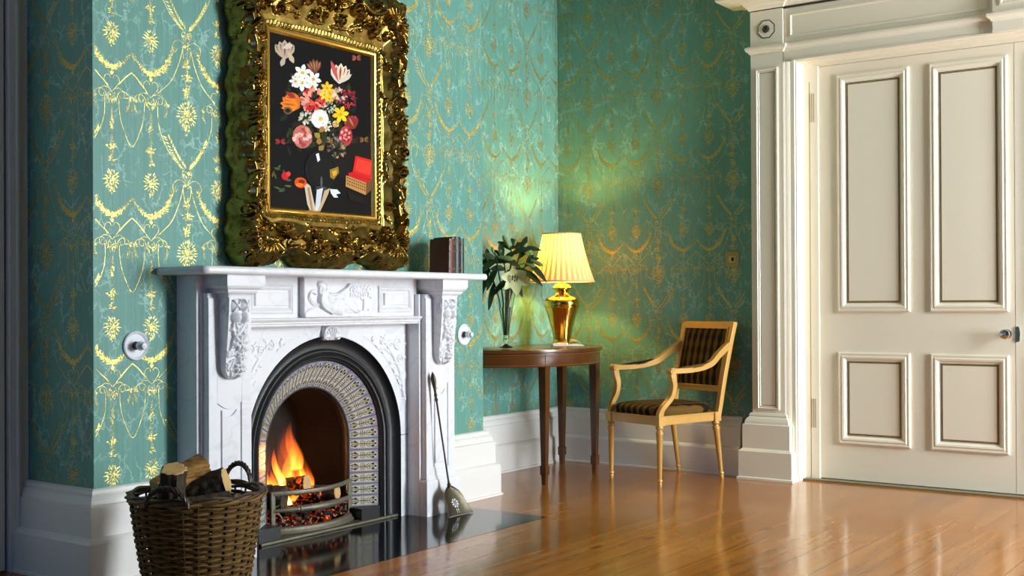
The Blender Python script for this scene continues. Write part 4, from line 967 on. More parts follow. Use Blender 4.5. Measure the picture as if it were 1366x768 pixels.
star(264, 254, 26, 6, (240, 196, 60), (226, 140, 20)); star(254, 280, 22, 6, (244, 210, 80), (226, 140, 20)); star(288, 276, 22, 6, (236, 170, 40), (220, 120, 20)); star(272, 294, 20, 6, (240, 190, 60), (220, 130, 20))
carn(314, 280, 28, ((196, 150, 140), (150, 60, 60), (226, 200, 190)), 44); carn(354, 292, 30, ((140, 40, 44), (176, 60, 60), (90, 30, 34)), 44); carn(346, 318, 12, ((200, 40, 40),), 12)
carn(272, 326, 22, ((170, 174, 150), (210, 212, 190), (120, 130, 110)), 30); carn(184, 368, 26, ((180, 178, 160), (226, 222, 206), (130, 130, 110)), 40)
tulip(372, 404, -PI/2-.5, 56, 34, ((140, 50, 42), (190, 110, 90))); 
el(236, 370, 33, 36, (226, 222, 212)); 
for i in range(9): petal(236, 372, i*.7, 34, 14, jit((244, 242, 234), 8))
el(238, 370, 8, 8, (226, 190, 60)); carn(262, 392, 18, ((240, 236, 220), (200, 190, 160)), 20)
star(316, 352, 34, 6, (244, 206, 40), (236, 160, 10)); carn(316, 350, 12, ((240, 180, 20),), 12); rose(296, 388, 13, 13, ((226, 200, 120), (180, 130, 70)))
rose(170, 438, 36, 44, ((196, 110, 100), (236, 190, 176), (220, 150, 136), (176, 76, 66))); rose(336, 432, 26, 38, ((190, 60, 60), (236, 170, 160), (150, 40, 44)))
star(262, 404, 16, 5, (226, 222, 200), (160, 150, 90))
for x, y, a in ((214, 424, .6), (234, 420, -.9), (232, 440, 1.6), (250, 470, 2.4), (262, 456, -.6)): petal(x, y, a, 26, 11, jit((160, 136, 60), 14))
carn(300, 480, 34, ((110, 96, 80), (60, 56, 40), (180, 140, 120)), 44); carn(282, 452, 24, ((140, 136, 130), (50, 50, 40), (96, 90, 60)), 26)
for x, y, c in ((90, 458, (190, 60, 66)), (380, 138, (190, 96, 90)), (410, 446, (170, 120, 60))):
    for a in (-.5, .4, 2.7, 3.5): petal(x, y, a, 20, 6, jit(tuple(int(v*.7) for v in c), 20)); petal(x, y, a, 10, 3, jit(c, 10))
    petal(x-10, y, 0, 20, 2, (40, 20, 20))
el(240, 560, 62, 72, (26, 24, 24), 0, 28); el(240, 560, 56, 66, (16, 16, 18), 0, 28); el(240, 560, 40, 58, (22, 20, 18), .2, 24)
pp([(219, 502), (230, 498), (235, 524), (226, 532)], (226, 230, 236)); pp([(272, 560), (305, 548), (308, 570), (288, 596), (274, 590)], (150, 116, 34)); pp([(280, 566), (300, 560), (298, 578), (286, 586)], (206, 170, 50))
for y_, w_ in ((628, 22), (636, 26)): el(240, y_, w_, 6, (60, 60, 60))
el(240, 606, 4, 22, (90, 90, 90))
pp([(374, 506), (448, 524), (440, 596), (362, 570)], (210, 34, 34)); pp([(382, 516), (442, 532), (434, 580), (372, 562)], (226, 60, 44)); pp([(344, 572), (364, 566), (440, 598), (418, 612), (346, 584)], (196, 28, 30)); 
pp([(336, 580), (418, 608), (416, 654), (334, 622)], (186, 136, 76)); pp([(418, 608), (440, 598), (438, 636), (416, 654)], (110, 72, 40))
for i in range(9):
    for j in range(3): el(343+i*8.6, 590+i*3+j*11, 3, 3.4, (110, 70, 34))
for i in range(10): petal(r5.uniform(60, 110), r5.uniform(560, 640), r5.uniform(0, 6.28), 26, 4, jit((80, 84, 50), 20))
el(106, 586, 13, 15, (196, 30, 40)); el(118, 578, 8, 9, (226, 60, 60)); el(162, 610, 23, 20, (216, 80, 20), .2); el(166, 606, 12, 8, (120, 40, 16)); el(158, 618, 14, 7, (240, 120, 40))
pp([(176, 622), (186, 612), (198, 622), (220, 722), (200, 722), (186, 690)], (206, 186, 160)); pp([(186, 630), (194, 626), (208, 712), (200, 712)], (160, 130, 100))
pp([(222, 636), (246, 628), (230, 716), (218, 722), (214, 716)], (206, 212, 220)); pp([(250, 640), (272, 628), (266, 650), (232, 722), (222, 722), (240, 676)], (196, 170, 130))
pp([(272, 632), (300, 634), (314, 648), (296, 652), (304, 664), (288, 664), (276, 648)], (220, 224, 230)); pp([(340, 640), (400, 664), (420, 690), (350, 672)], (26, 18, 12))
mats = [plain('oil_%d' % i, srgb(*c), rough=.6, spec=.1) for c, i in sorted(PC.items(), key=lambda t: t[1])]
cv.build('canvas', mats, pic)
MB.off = (0,0,0)

# ---- books on the mantel
def book(x0, x1, h, yf, d, cov, lean, label):
    z0 = 1.2055; o = empty('book', (x0, yf, z0), 0, label, 'book', 'old books at the right of the mantel shelf')
    w_ = x1-x0; K = Matrix.Rotation(lean, 4, 'Y'); MB.off = (0,0,0)
    t = .0035
    mb = MB()
    for a, b in ((0, t), (w_-t, w_)): mb.box(a, b, .003, d, 0, h, 0, K)
    P = [(t*.2+(w_-t*.4)*u, -.004*sin(PI*u)) for u in np.linspace(0, 1, 7)]
    P2 = [(a, b+.005) for a, b in P][::-1]
    mb.prism([(a, b) for a, b in P+P2], lambda u, v: tuple(K @ Vector((u, v, 0))), lambda u, v: tuple(K @ Vector((u, v, h))))
    mb.build('cover', cov, o)
    for f_ in (.12, .62, .84, .90): MB().box(.0015, w_-.0015, -.0058, -.002, h*f_, h*f_+.003, 0, K).build('spine_band', M_bkgold, o)
    MB().box(t, w_-t, .006, d-.004, .003, h-.004, 0, K).build('page_block', M_page, o)
M_page = plain('aged_paper', srgb(206, 194, 160), rough=.8); M_bkgold = plain('dull_gilding', srgb(120, 104, 66), rough=.5, metal=.4)
bc = [plain('leather_'+k, c, rough=.42, bump=.15, bscale=120, var=.25, vscale=40) for k, c in (('brown', srgb(88, 38, 26)), ('slate', srgb(40, 54, 62)), ('green', srgb(24, 34, 28)), ('black', srgb(22, 24, 24)))]
book(4.566, 4.612, .172, 3.650, .125, bc[0], .030, 'brown leather book leaning leftmost of the books on the mantel')
book(4.622, 4.652, .182, 3.672, .120, bc[1], 0, 'slate blue book standing right of the brown leather one')
book(4.654, 4.690, .186, 3.672, .120, bc[2], 0, 'dark green book, tallest of the row on the mantel')
book(4.692, 4.720, .178, 3.672, .120, bc[3], 0, 'slim black book at the right end of the row on the mantel')

# ---- bell cranks either side of the fireplace
def bell(x, z, label):
    o = empty('bell_knob', (x, YC, z), 0, label, 'bell knob', 'bell knobs beside the fireplace'); MB.off = (0,0,0); M = Matrix.Rotation(PI/2, 4, 'X')
    MB().lathe([(.0, .004), (.046, .004), (.049, .007), (.054, .010), (.0575, .007), (.0575, 0)], M=M, n=40).build('rose', M_porc, o, smooth=40)
    MB().lathe([(.017, .004), (.015, .016), (.013, .022)], M=M, n=24).build('collar', M_iron, o, smooth=40)
    MB().lathe([(.0, .022), (.014, .022), (.018, .030), (.0195, .038), (.018, .046), (.014, .048), (.0145, .054), (.012, .060), (0, .063)], M=M, n=28).build('knob', M_porc, o, smooth=40)
bell(2.888, .893, 'white round bell knob on the wallpaper above the log basket')
bell(4.985, .887, 'white round bell knob on the wallpaper right of the fireplace')
# ---- light switch
o = empty('light_switch', (XB, 3.087, 1.318), 0, 'small square brass light switch on the green wall near the doorway', 'light switch')
mb = MB(); mb.box(-.006, 0, -.044, .044, -.044, .044); mb.build('plate', plain('aged_brass', srgb(168, 150, 76), rough=.4, metal=.35), o, bevel=.003)
mb = MB(); mb.box(-.009, -.005, -.021, .021, -.019, .019); mb.build('rocker_frame', plain('switch_inset', srgb(196, 186, 130), rough=.4), o, bevel=.001)
mb = MB(); mb.box(-.012, -.008, -.013, .003, -.012, .012); mb.build('rocker', M_groove, o, bevel=.001)

# ================================================================== LOG BASKET
BC = (2.75, 3.35, .004); bas = empty('log_basket', BC, 0, 'brown woven wicker basket full of firewood beside the fireplace', 'basket')
def brad(z): return .165+(.226-.165)*(z/.36)**.8
nst = 28; mb = MB()
for i in range(nst):
    th = 2*PI*i/nst; mb.tube([((brad(z))*cos(th), (brad(z))*sin(th), z) for z in np.linspace(.01, .365, 8)], .0042, 5)
mb.build('stakes', M_wick[2], bas, smooth=True)
rows = 32
for mi, sel in ((0, (0, 2)), (1, (1,))):
    mb = MB()
    for r_ in range(rows):
        z = .010+r_*.0110
        for k in range(3):
            if (k+r_*2) % 3 not in sel: continue
            zz = z+(k-1)*.0034; R0 = brad(zz); n_ = nst*3; ph = (r_ % 2)*PI; pts = []
            for j in range(n_+1):
                th = 2*PI*j/n_; s_ = cos(th*nst/2+ph); pts.append(((R0+.0062*s_+.0012*sin(13*th+r_))*cos(th), (R0+.0062*s_)*sin(th), zz+.0014*sin(7*th+r_*1.7+k)+.0008*sin(23*th+k*r_)))
            mb.tube(pts, .0027, 5, cap=False)
    mb.build('weave', M_wick[mi], bas, smooth=True)
for k, (dr, dz, m_) in enumerate(((0, .366, 0), (.007, .370, 1), (-.007, .372, 2), (.010, .378, 0), (.0, .381, 1), (-.004, .386, 0), (.006, .386, 2))):
    pts = [((.230+dr+.0035*cos(11*th+k*.9))*cos(th), (.230+dr+.0035*cos(11*th+k*.9))*sin(th), dz+.0035*sin(11*th+k*.9)) for th in np.linspace(0, 2*PI, 181)]
    MB().tube(pts, .0048, 6, cap=False).build('rim_braid', M_wick[m_], bas, smooth=True)
def handle(ang, w_, h_, lab):
    mb = MB(); c = np.array([cos(ang), sin(ang)]); t = np.array([-sin(ang), cos(ang)])
    for k in range(3):
        pts = []
        for a in np.linspace(0, PI, 40):
            r_ = .232+.012*sin(a)+.006*cos(a*9+k*2.1); s_ = w_*cos(a); zz = .365+h_*sin(a)+.005*sin(a*9+k*2.1); p = c*r_+t*s_; pts.append((p[0], p[1], zz))
        mb.tube(pts, .0062, 6)
    mb.build('handle', M_wick[2] if k else M_wick[0], bas, smooth=True)
handle(math.radians(12), .062, .088, ''); handle(math.radians(206), .075, .066, '')
mb = MB(); mb.lathe([(0, .012), (.16, .012), (.166, .006), (.16, .0), (0, .0)], n=30); mb.build('basket_base', M_wick[2], bas)
def split_mat():
    m, nt, b = newmat('split_wood'); L = nt.links; tc = N(nt, 'ShaderNodeTexCoord'); mp = N(nt, 'ShaderNodeMapping'); mp.inputs['Scale'].default_value = (14, 14, 60); mp.inputs['Rotation'].default_value = (.5, .4, 0)
    L.new(tc.outputs['Object'], mp.inputs[0]); n = N(nt, 'ShaderNodeTexNoise', i_Scale=1.6, i_Detail=4.); L.new(mp.outputs[0], n.inputs['Vector'])
    cr = N(nt, 'ShaderNodeValToRGB'); cr.color_ramp.elements[0].position = .35; cr.color_ramp.elements[0].color = srgb(136, 88, 36); cr.color_ramp.elements[1].position = .65; cr.color_ramp.elements[1].color = srgb(206, 158, 84); L.new(n.outputs['Fac'], cr.inputs[0])
    L.new(cr.outputs[0], b.inputs['Base Color']); b.inputs['Roughness'].default_value = .7; return m
M_split = split_mat()
def W3(x, y, z): return (BC[0]+x, BC[1]+y, z)
log('firewood_log', (2.660, 3.400, .22), (2.618, 3.310, .486), .047, 'upright bark-covered log with slanting pale cut at the left of the basket', 'log', 'logs heaped in the wicker basket', False, True, M_bark, .2, .9)
log('firewood_log', (2.675, 3.46, .375), (2.835, 3.405, .452), .080, 'split log showing raw golden wood in the middle of the basket', 'log', 'logs heaped in the wicker basket', True, True, M_split, .03, .8, True)
log('firewood_log', (2.715, 3.475, .352), (2.845, 3.305, .418), .050, 'thick dark log with oval sawn end facing forward in the basket', 'log', 'logs heaped in the wicker basket', False, True, M_bark, .14)
log('firewood_log', (2.60, 3.33, .33), (2.80, 3.235, .352), .042, 'dark log lying across the front inside the basket rim', 'log', 'logs heaped in the wicker basket', False, False, M_bark, .14)
log('firewood_log', W3(.12, .10, .30), W3(.16, -.04, .33), .034, 'thin log lying low at the right inside the basket', 'log', 'logs heaped in the wicker basket', True, True, M_bark, .14)
log('firewood_log', W3(-.15, .03, .30), W3(-.06, -.13, .345), .036, 'dark log lying low at the front left inside the basket rim', 'log', 'logs heaped in the wicker basket', False, False, M_bark, .14)
log('firewood_log', W3(-.10, .13, .25), W3(.06, .15, .34), .05, 'dark log at the back of the basket behind the split one', 'log', 'logs heaped in the wicker basket', False, False, M_bark, .14)

# ================================================================== SHOVEL
SO = (4.598, 3.612, .005); sh = empty('fire_shovel', SO, 0, 'dark iron fire shovel leaning on the right side of the fireplace', 'shovel'); MB.off = SO
M_sh = plain('dark_bronze', srgb(74, 68, 54), rough=.36, metal=.8, bump=.1, bscale=60)
a0, a1 = Vector((4.600, 3.610, .004)), Vector((4.563, 3.655, .150)); top = Vector((4.494, 3.703, .716))
wd = Vector((.99, -.06, 0)).normalized(); ax = (a1-a0); Lb = ax.length; ax.normalize(); nb_ = ax.cross(wd).normalized()
if nb_.y > 0: nb_ = -nb_
def bp(s_, t_): # s across (-1..1), t up
    hw_ = float(np.interp(t_, [0, .12, .35, .62, .80, .92, 1.0], [.096, .082, .072, .066, .052, .030, .008]))
    return a0+ax*(Lb*t_)+wd*(hw_*s_)+nb_*(-.010*(1-s_*s_)*.5+.004*abs(s_)**3)
holes = []
for k in range(8): holes.append((.012+.0*k, (.0+.30*cos(2*PI*k/8), .34+.165*sin(2*PI*k/8), .105, .05, 2*PI*k/8)))
ns, nt_ = 64, 72; G = np.array([[bp(-1+2*i/ns, j/nt_) for j in range(nt_+1)] for i in range(ns+1)])
msk = np.ones((ns, nt_), bool)
for i in range(ns):
    for j in range(nt_):
        s_ = -1+2*(i+.5)/ns; t_ = (j+.5)/nt_; dx = s_*.070; dz = (t_-.40)*Lb; rr = math.hypot(dx, dz); an = math.atan2(dz, dx)
        if .007 < rr < .024 and abs((an*8/(2*PI)) % 1-.5) < .32: msk[i, j] = False
        if abs(dx-.0) < .008 and -.052 < dz < -.030 and abs(dx) > .0015: msk[i, j] = False
        if rr < .0035: msk[i, j] = False
mb = MB(); mb.grid(G, msk); o = mb.build('blade', M_sh, sh, smooth='all'); md = o.modifiers.new('thick', 'SOLIDIFY'); md.thickness = .0022
mb = MB(); ls = [0, .03, .035, .06, .3, .74, .76, .78, .8, .82, .86, .92, .95, .975, 1.0]; rr_ = [.010, .010, .007, .005, .0045, .005, .009, .005, .009, .006, .008, .013, .013, .008, .001]
d_ = (top-a1); q0 = a1-ax*.012; mb.tube([q0+d_*1.02*l_ for l_ in ls], rr_, 10); mb.build('handle', M_sh, sh, smooth=True)
MB.off = (0,0,0)

# ================================================================== TABLE
TC = (5.93, 4.332); TR_, TH = .640, .786
tab = empty('side_table', (TC[0], TC[1], 0), 0, 'half-round dark mahogany side table standing in the corner of the alcove', 'table'); MB.off = (TC[0], TC[1], 0)
def halfdisc(mb, prof, n=48):
    rows = [[(TC[0]+r*cos(t), TC[1]+r*sin(t), z) for t in np.linspace(PI, 2*PI, n+1)] for r, z in prof]; k = n+1
    mb.add([p for r_ in rows for p in r_], [(i*k+j, i*k+j+1, (i+1)*k+j+1, (i+1)*k+j) for i in range(len(prof)-1) for j in range(n)]+[tuple(range(k)), tuple((len(prof)-1)*k+j for j in range(k))])
mb = MB(); halfdisc(mb, [(.632, .762), (.640, .765), (.642, .775), (.640, .784), (.634, .786)]); mb.build('tabletop', M_mahog, tab, smooth=40)
mb = MB(); halfdisc(mb, [(.618, .684), (.622, .690), (.622, .762)]); mb.build('apron', M_mahog, tab, smooth=40)
M_str = plain('satinwood_stringing', srgb(150, 104, 48), rough=.3)
mb = MB()
for r_, z in ((.6232, .694), (.6232, .756)): mb.tube([(TC[0]+r_*cos(t), TC[1]+r_*sin(t), z) for t in np.linspace(PI, 2*PI, 60)], .0012, 4)
mb.build('inlay_line', M_str, tab)
for lx, ly in ((5.652, 3.812), (6.208, 3.812), (6.470, 4.225), (5.40, 4.225)):
    mb = MB(); vs = []
    for z, w_ in ((0, .013), (.055, .015), (.058, .020), (.11, .020), (.113, .0155), (.40, .0205), (.69, .025), (.764, .025)):
        vs += [(lx-w_, ly-w_, z), (lx+w_, ly-w_, z), (lx+w_, ly+w_, z), (lx-w_, ly+w_, z)]
    mb.add(vs, [(i*4+j, i*4+(j+1) % 4, (i+1)*4+(j+1) % 4, (i+1)*4+j) for i in range(7) for j in range(4)]+[(0,1,2,3), (28,29,30,31)])
    mb.build('leg', M_mahog, tab)
MB.off = (0,0,0)

# ================================================================== LAMP
LO = (6.24, 4.07, TH); lamp = empty('table_lamp', LO, .6, 'brass urn table lamp with lit pleated cream shade on the side table', 'lamp')
body = [(0, 0), (.060, 0), (.066, .006), (.066, .016), (.060, .022), (.058, .030), (.055, .036), (.058, .06), (.066, .10), (.080, .15), (.096, .20), (.107, .232), (.109, .238), (.115, .240), (.116, .247), (.110, .250), (.1135, .262), (.110, .285), (.098, .300), (.078, .310), (.056, .314), (.050, .318), (.046, .322), (.040, .334), (.041, .346), (.052, .352), (.060, .356), (.062, .364), (.058, .374), (.042, .386), (.028, .392), (.018, .397), (.010, .405), (.010, .45)]
MB().lathe(body, n=56).build('urn_base', M_brass, lamp, smooth=30)
m, nt, b = newmat('pleated_silk'); nt.nodes.remove(b); L = nt.links; out = nt.nodes['Material Output']
df = N(nt, 'ShaderNodeBsdfDiffuse'); tl = N(nt, 'ShaderNodeBsdfTranslucent'); mx = N(nt, 'ShaderNodeMixShader'); mx.inputs[0].default_value = .24
df.inputs[0].default_value = srgb(232, 200, 150)
tc = N(nt, 'ShaderNodeTexCoord'); sp = N(nt, 'ShaderNodeSeparateXYZ'); L.new(tc.outputs['Object'], sp.inputs[0]); at2 = N(nt, 'ShaderNodeMath', operation='ARCTAN2'); L.new(sp.outputs['Y'], at2.inputs[0]); L.new(sp.outputs['X'], at2.inputs[1])
ml = N(nt, 'ShaderNodeMath', operation='MULTIPLY'); ml.inputs[1].default_value = 34; L.new(at2.outputs[0], ml.inputs[0]); sn = N(nt, 'ShaderNodeMath', operation='SINE'); L.new(ml.outputs[0], sn.inputs[0])
rp = N(nt, 'ShaderNodeValToRGB'); rp.color_ramp.elements[0].position = .35; rp.color_ramp.elements[0].color = srgb(176, 112, 70); rp.color_ramp.elements[1].position = .62; rp.color_ramp.elements[1].color = srgb(244, 204, 120)
m01 = N(nt, 'ShaderNodeMapRange'); m01.inputs['From Min'].default_value = -1; L.new(sn.outputs[0], m01.inputs[0]); L.new(m01.outputs[0], rp.inputs[0]); L.new(rp.outputs[0], tl.inputs[0])
L.new(df.outputs[0], mx.inputs[1]); L.new(tl.outputs[0], mx.inputs[2]); L.new(mx.outputs[0], out.inputs['Surface']); M_silk = m
NP = 34; mb = MB(); n_ = NP*6
prof = [(.2045-.0842*t-.006*sin(PI*t), .405+.300*t) for t in np.linspace(0, 1, 14)]
mb.lathe(prof, n=n_, rf=lambda th, z: 1+.020*(abs(((th*NP/(2*PI)) % 1)-.5)*2-.5)); mb.build('pleated_shade', M_silk, lamp, smooth='all')
M_shi = plain('shade_trim', srgb(226, 196, 140), rough=.6)
MB().tube([(.2055*cos(t), .2055*sin(t), .405) for t in np.linspace(0, 2*PI, 60)], .0035, 6, cap=False, flat=1.6).build('shade_bottom_trim', M_shi, lamp, smooth=True)
MB().tube([(.1215*cos(t), .1215*sin(t), .705) for t in np.linspace(0, 2*PI, 60)], .003, 6, cap=False, flat=1.6).build('shade_top_trim', M_shi, lamp, smooth=True)
mb = MB()
for k in range(3): a = k*2*PI/3+.4; mb.tube([(.004*cos(a), .004*sin(a), .69), (.120*cos(a), .120*sin(a), .703)], .0015, 5)
mb.tube([(0, 0, .44), (0, 0, .70)], .003, 6); mb.build('shade_carrier', M_brass, lamp)
MB().lathe([(0, .47), (.014, .472), (.016, .485), (.026, .51), (.030, .535), (.024, .558), (.010, .570), (0, .572)], n=24).build('bulb', emis('lit_bulb', (1, .76, .40, 1), 12), lamp, smooth=True)
l = bpy.data.lights.new('lamp_bulb', 'POINT'); l.energy = 30; l.color = (1, .72, .20); l.shadow_soft_size = .035
o = bpy.data.objects.new('lamp_bulb', l); COL.objects.link(o); o.location = (LO[0]+.02, LO[1]-.01, TH+.62); o.location = (LO[0], LO[1], TH+.60)

# ---- open book at the foot of the lamp
BO = (6.10, 3.935, TH); o = empty('open_book', BO, math.radians(-52), 'small open book with white pages lying in front of the lamp', 'book')
mb = MB(); mb.box(-.105, .105, -.062, .062, 0, .003); mb.build('cover', bc[0], o)
mb = MB(); prof = [(-.098, .004), (-.098, .016), (-.06, .021), (-.02, .020), (0, .010), (.02, .018), (.05, .018), (.09, .010), (.098, .004)]
mb.prism(prof, lambda u, v: (u, -.057, v), lambda u, v: (u, .057, v)); mb.build('page_block', plain('book_pages', srgb(232, 224, 196), rough=.7), o)
for k in range(5):
    a = .5+k*.28; mb = MB(); P = [(.012+.062*t*cos(a)+.01*t*t, .012+.046*t*sin(a)-.012*t*t) for t in np.linspace(0, 1, 6)]
    mb.add([(p[0], -.056, p[1]) for p in P]+[(p[0], .056, p[1]) for p in P], [(i, i+1, 7+i, 6+i) for i in range(5)]); mb.build('lifted_page', M_page, o)

# ================================================================== VASE OF LILIES
VO = (5.742, 4.150, TH); v = empty('glass_vase', VO, 0, 'tall clear trumpet vase of lilies on the left of the side table', 'vase')
outp = [(.040, 0), (.041, .004), (.030, .010), (.012, .018), (.009, .026), (.014, .034), (.018, .045), (.022, .10), (.034, .19), (.048, .27), (.060, .342), (.064, .350)]
inn = [(.061, .349), (.057, .341), (.045, .27), (.031, .19), (.019, .10), (.013, .055), (0, .050)]
MB().lathe([(0, 0)]+outp+inn, n=40).build('vase_body', M_glass, v, smooth=60)
M_wat = plain('water', (.86, .95, .84, 1), rough=.0, Transmission_Weight=1., IOR=1.33)
MB().lathe([(0, .0515), (.0125, .0562), (.0185, .10), (.0305, .19), (.041, .245), (0, .245)], n=32).build('water', M_wat, v, smooth=60)
def strip_leaf(mb, base, dr, upv, L_, w_, droop, cup=.25):
    base, dr = Vector(base), Vector(dr).normalized(); side = dr.cross(Vector(upv)); 
    if side.length < .01: side = dr.orthogonal()
    side.normalize(); nrm = side.cross(dr).normalized(); n_ = 9; vs = []
    for i in range(n_+1):
        t = i/n_; c = base+dr*(L_*t)+Vector((0, 0, -droop*L_*t*t)); w2 = w_*(sin(PI*min(.999, t*.93+.05))**.75)
        vs += [c-side*w2+nrm*(cup*w2), c, c+side*w2+nrm*(cup*w2)]
    mb.add(vs, [(i*3+j, i*3+j+1, (i+1)*3+j+1, (i+1)*3+j) for i in range(n_) for j in (0, 1)])
def bud(mb, p, dr, L_, r_):
    Q = Vector(dr).normalized().to_track_quat('Z', 'Y').to_matrix().to_4x4()
    mb.lathe([(0, 0), (r_*.45, L_*.03), (r_*.7, L_*.2), (r_*.95, L_*.5), (r_, L_*.68), (r_*.8, L_*.86), (r_*.3, L_*.98), (0, L_)], c=tuple(p), n=12, M=Q, rf=lambda th, z: 1+.09*cos(3*th))
def to(px, py):            # a point in the plane through the vase facing the room
    s = 1/220.8; rt_ = Vector((.5815, -.8135, 0)); return Vector(VO)+rt_*((px-674.8)*s)+Vector((0, 0, (463.9-py)*s))
fwd = Vector((.8135, .5815, 0))
def lily(label, path, depth, leaves, buds, blooms=()):
    pts = [to(*p)+fwd*d for p, d in zip(path, depth)]; o = empty('lily_stem', pts[0], 0, label, 'lily', 'lily stems in the glass vase'); MB.off = tuple(pts[0])
    sp = [Vector(p) for p in spline(pts, 6)]
    MB().tube(sp, [.0045]*len(sp), 6).build('stem', M_leaf, o, smooth=True)
    for (t, ang, L_, w_, dp, dpt) in leaves:
        p = sp[int(t*(len(sp)-1))]; d = Vector((.5815, -.8135, 0))*cos(ang)+Vector((0, 0, sin(ang)))+fwd*dpt
        mb = MB(); strip_leaf(mb, p, d, -fwd+Vector((0, 0, .6)), L_*1.12, w_*1.5, dp); mb.build('leaf', M_leaf, o, smooth='all')
    for (px, py, ang, L_, r_, dpt) in buds:
        p = to(px, py)+fwd*dpt*.1; d = Vector((.5815, -.8135, 0))*cos(ang)+Vector((0, 0, sin(ang)))+fwd*dpt
        q_ = sp[-1] if (sp[-1]-p).length < (sp[len(sp)//2]-p).length else sp[len(sp)//2]
        MB().tube([q_, (q_+p)/2+Vector((0, 0, .01)), p], .0022, 5).build('bud_stalk', M_leaf, o, smooth=True); mb = MB(); bud(mb, p, d, L_, r_); mb.build('bud', M_bud, o, smooth=True)
    for (px, py, dv, r_) in blooms:
        p = to(px, py)+fwd*dv; face = (-fwd+Vector((0, 0, -.15))).normalized(); A_ = face.orthogonal().normalized(); B_ = face.cross(A_)
        for k in range(6):
            a = k*PI/3+.3; mb = MB(); d = (A_*cos(a)+B_*sin(a))*1.0+face*.55; strip_leaf(mb, p, d, face, r_*(1.0 if k % 2 else .94), r_*(.34 if k % 2 else .25), .18, .3); mb.build('petal', M_petal, o, smooth='all')
        mb = MB()
        for k in range(6): a = k*PI/3; e_ = p+face*.045+(A_*cos(a)+B_*sin(a))*.016; mb.tube([p, e_], .0012, 4); mb.box(e_.x-.004, e_.x+.004, e_.y-.002, e_.y+.002, e_.z-.007, e_.z+.007)
        mb.build('stamens', M_groove, o)
    MB.off = (0,0,0)
LV = lambda *a: a
lily('lily stem with one open cream flower facing the room', [(676, 447), (678, 400), (682, 372), (686, 360)], [.0, .0, -.01, -.02], [(.75, -1.0, .11, .014, .2, -.2), (.9, .3, .10, .013, .4, -.3), (.7, 3.6, .12, .014, .4, -.1)], [(700, 352, -.3, .07, .010, -.3)], [(687, 370, -.06, .098)])
lily('lily stem with fat bud reaching highest above the vase', [(674, 446), (676, 400), (682, 350), (682, 330)], [.002, .0, 0, 0], [(.8, .6, .12, .013, .25, 0), (.9, 2.4, .10, .012, .2, .1), (.95, .5, .08, .012, .1, -.1), (.7, 2.9, .13, .014, .3, -.1)], [(680, 331, 2.05, .085, .014, -.1), (686, 328, 1.2, .04, .008, 0), (678, 332, 2.4, .05, .009, .1)])
lily('lily stem with pale bud pointing right towards the lamp', [(677, 447), (680, 400), (696, 362), (708, 350)], [-.001, .0, -.02, -.03], [(.7, -.3, .12, .015, .4, -.2), (.8, .8, .11, .013, .3, .1), (.9, -.6, .12, .013, .3, -.2), (.85, 1.1, .08, .012, .2, .2)], [(708, 347, -.45, .085, .0135, -.2), (712, 354, -.9, .075, .012, .1), (704, 345, .9, .05, .009, .1)])
lily('lily stem with pale bud lying across the front of the bunch', [(673, 447), (671, 400), (664, 356), (662, 345)], [.0, .0, -.03, -.05], [(.8, 3.4, .10, .014, .4, -.1), (.9, 2.6, .10, .014, .3, -.2), (.7, 4.2, .12, .013, .2, -.1)], [(664, 343, -.15, .105, .0145, -.3), (660, 340, 1.9, .05, .009, 0)])
lily('lily stem leaning left with long drooping dark leaves', [(672, 446), (666, 400), (656, 368), (650, 352)], [.002, .0, .0, .0], [(.7, 4.0, .15, .013, .2, 0), (.8, 3.5, .14, .014, .4, .1), (.9, 2.4, .12, .014, .3, -.1), (.6, 4.5, .14, .011, .1, -.15), (.95, 1.6, .10, .013, .1, .1), (.85, 4.4, .16, .012, .1, -.1)], [(652, 350, 1.9, .06, .011, 0)])
lily('lily stem with small buds at the back of the bunch', [(675, 446), (680, 400), (692, 345), (696, 332)], [.002, .01, .03, .05], [(.7, .9, .12, .013, .2, .2), (.8, 2.0, .12, .013, .2, .3), (.9, .3, .12, .014, .3, .1), (.95, 1.2, .09, .012, .1, .2)], [(696, 334, .9, .06, .010, .2), (692, 334, 1.7, .05, .009, .2), (700, 338, .3, .05, .009, .1)])
lily('lily stem crowded with short leaves in the middle of the bunch', [(674, 447), (675, 400), (674, 360), (670, 342)], [-.002, -.01, -.01, -.01], [(.65, .4, .09, .015, .3, -.3), (.7, 2.8, .09, .015, .3, -.3), (.8, 1.0, .10, .014, .2, -.1), (.85, 2.2, .10, .014, .2, .1), (.9, -.2, .10, .013, .3, -.2), (.95, 3.3, .09, .014, .3, -.2), (.97, 1.7, .09, .013, .1, 0)], [(670, 343, 1.75, .06, .011, 0), (667, 345, 2.3, .05, .010, 0)])

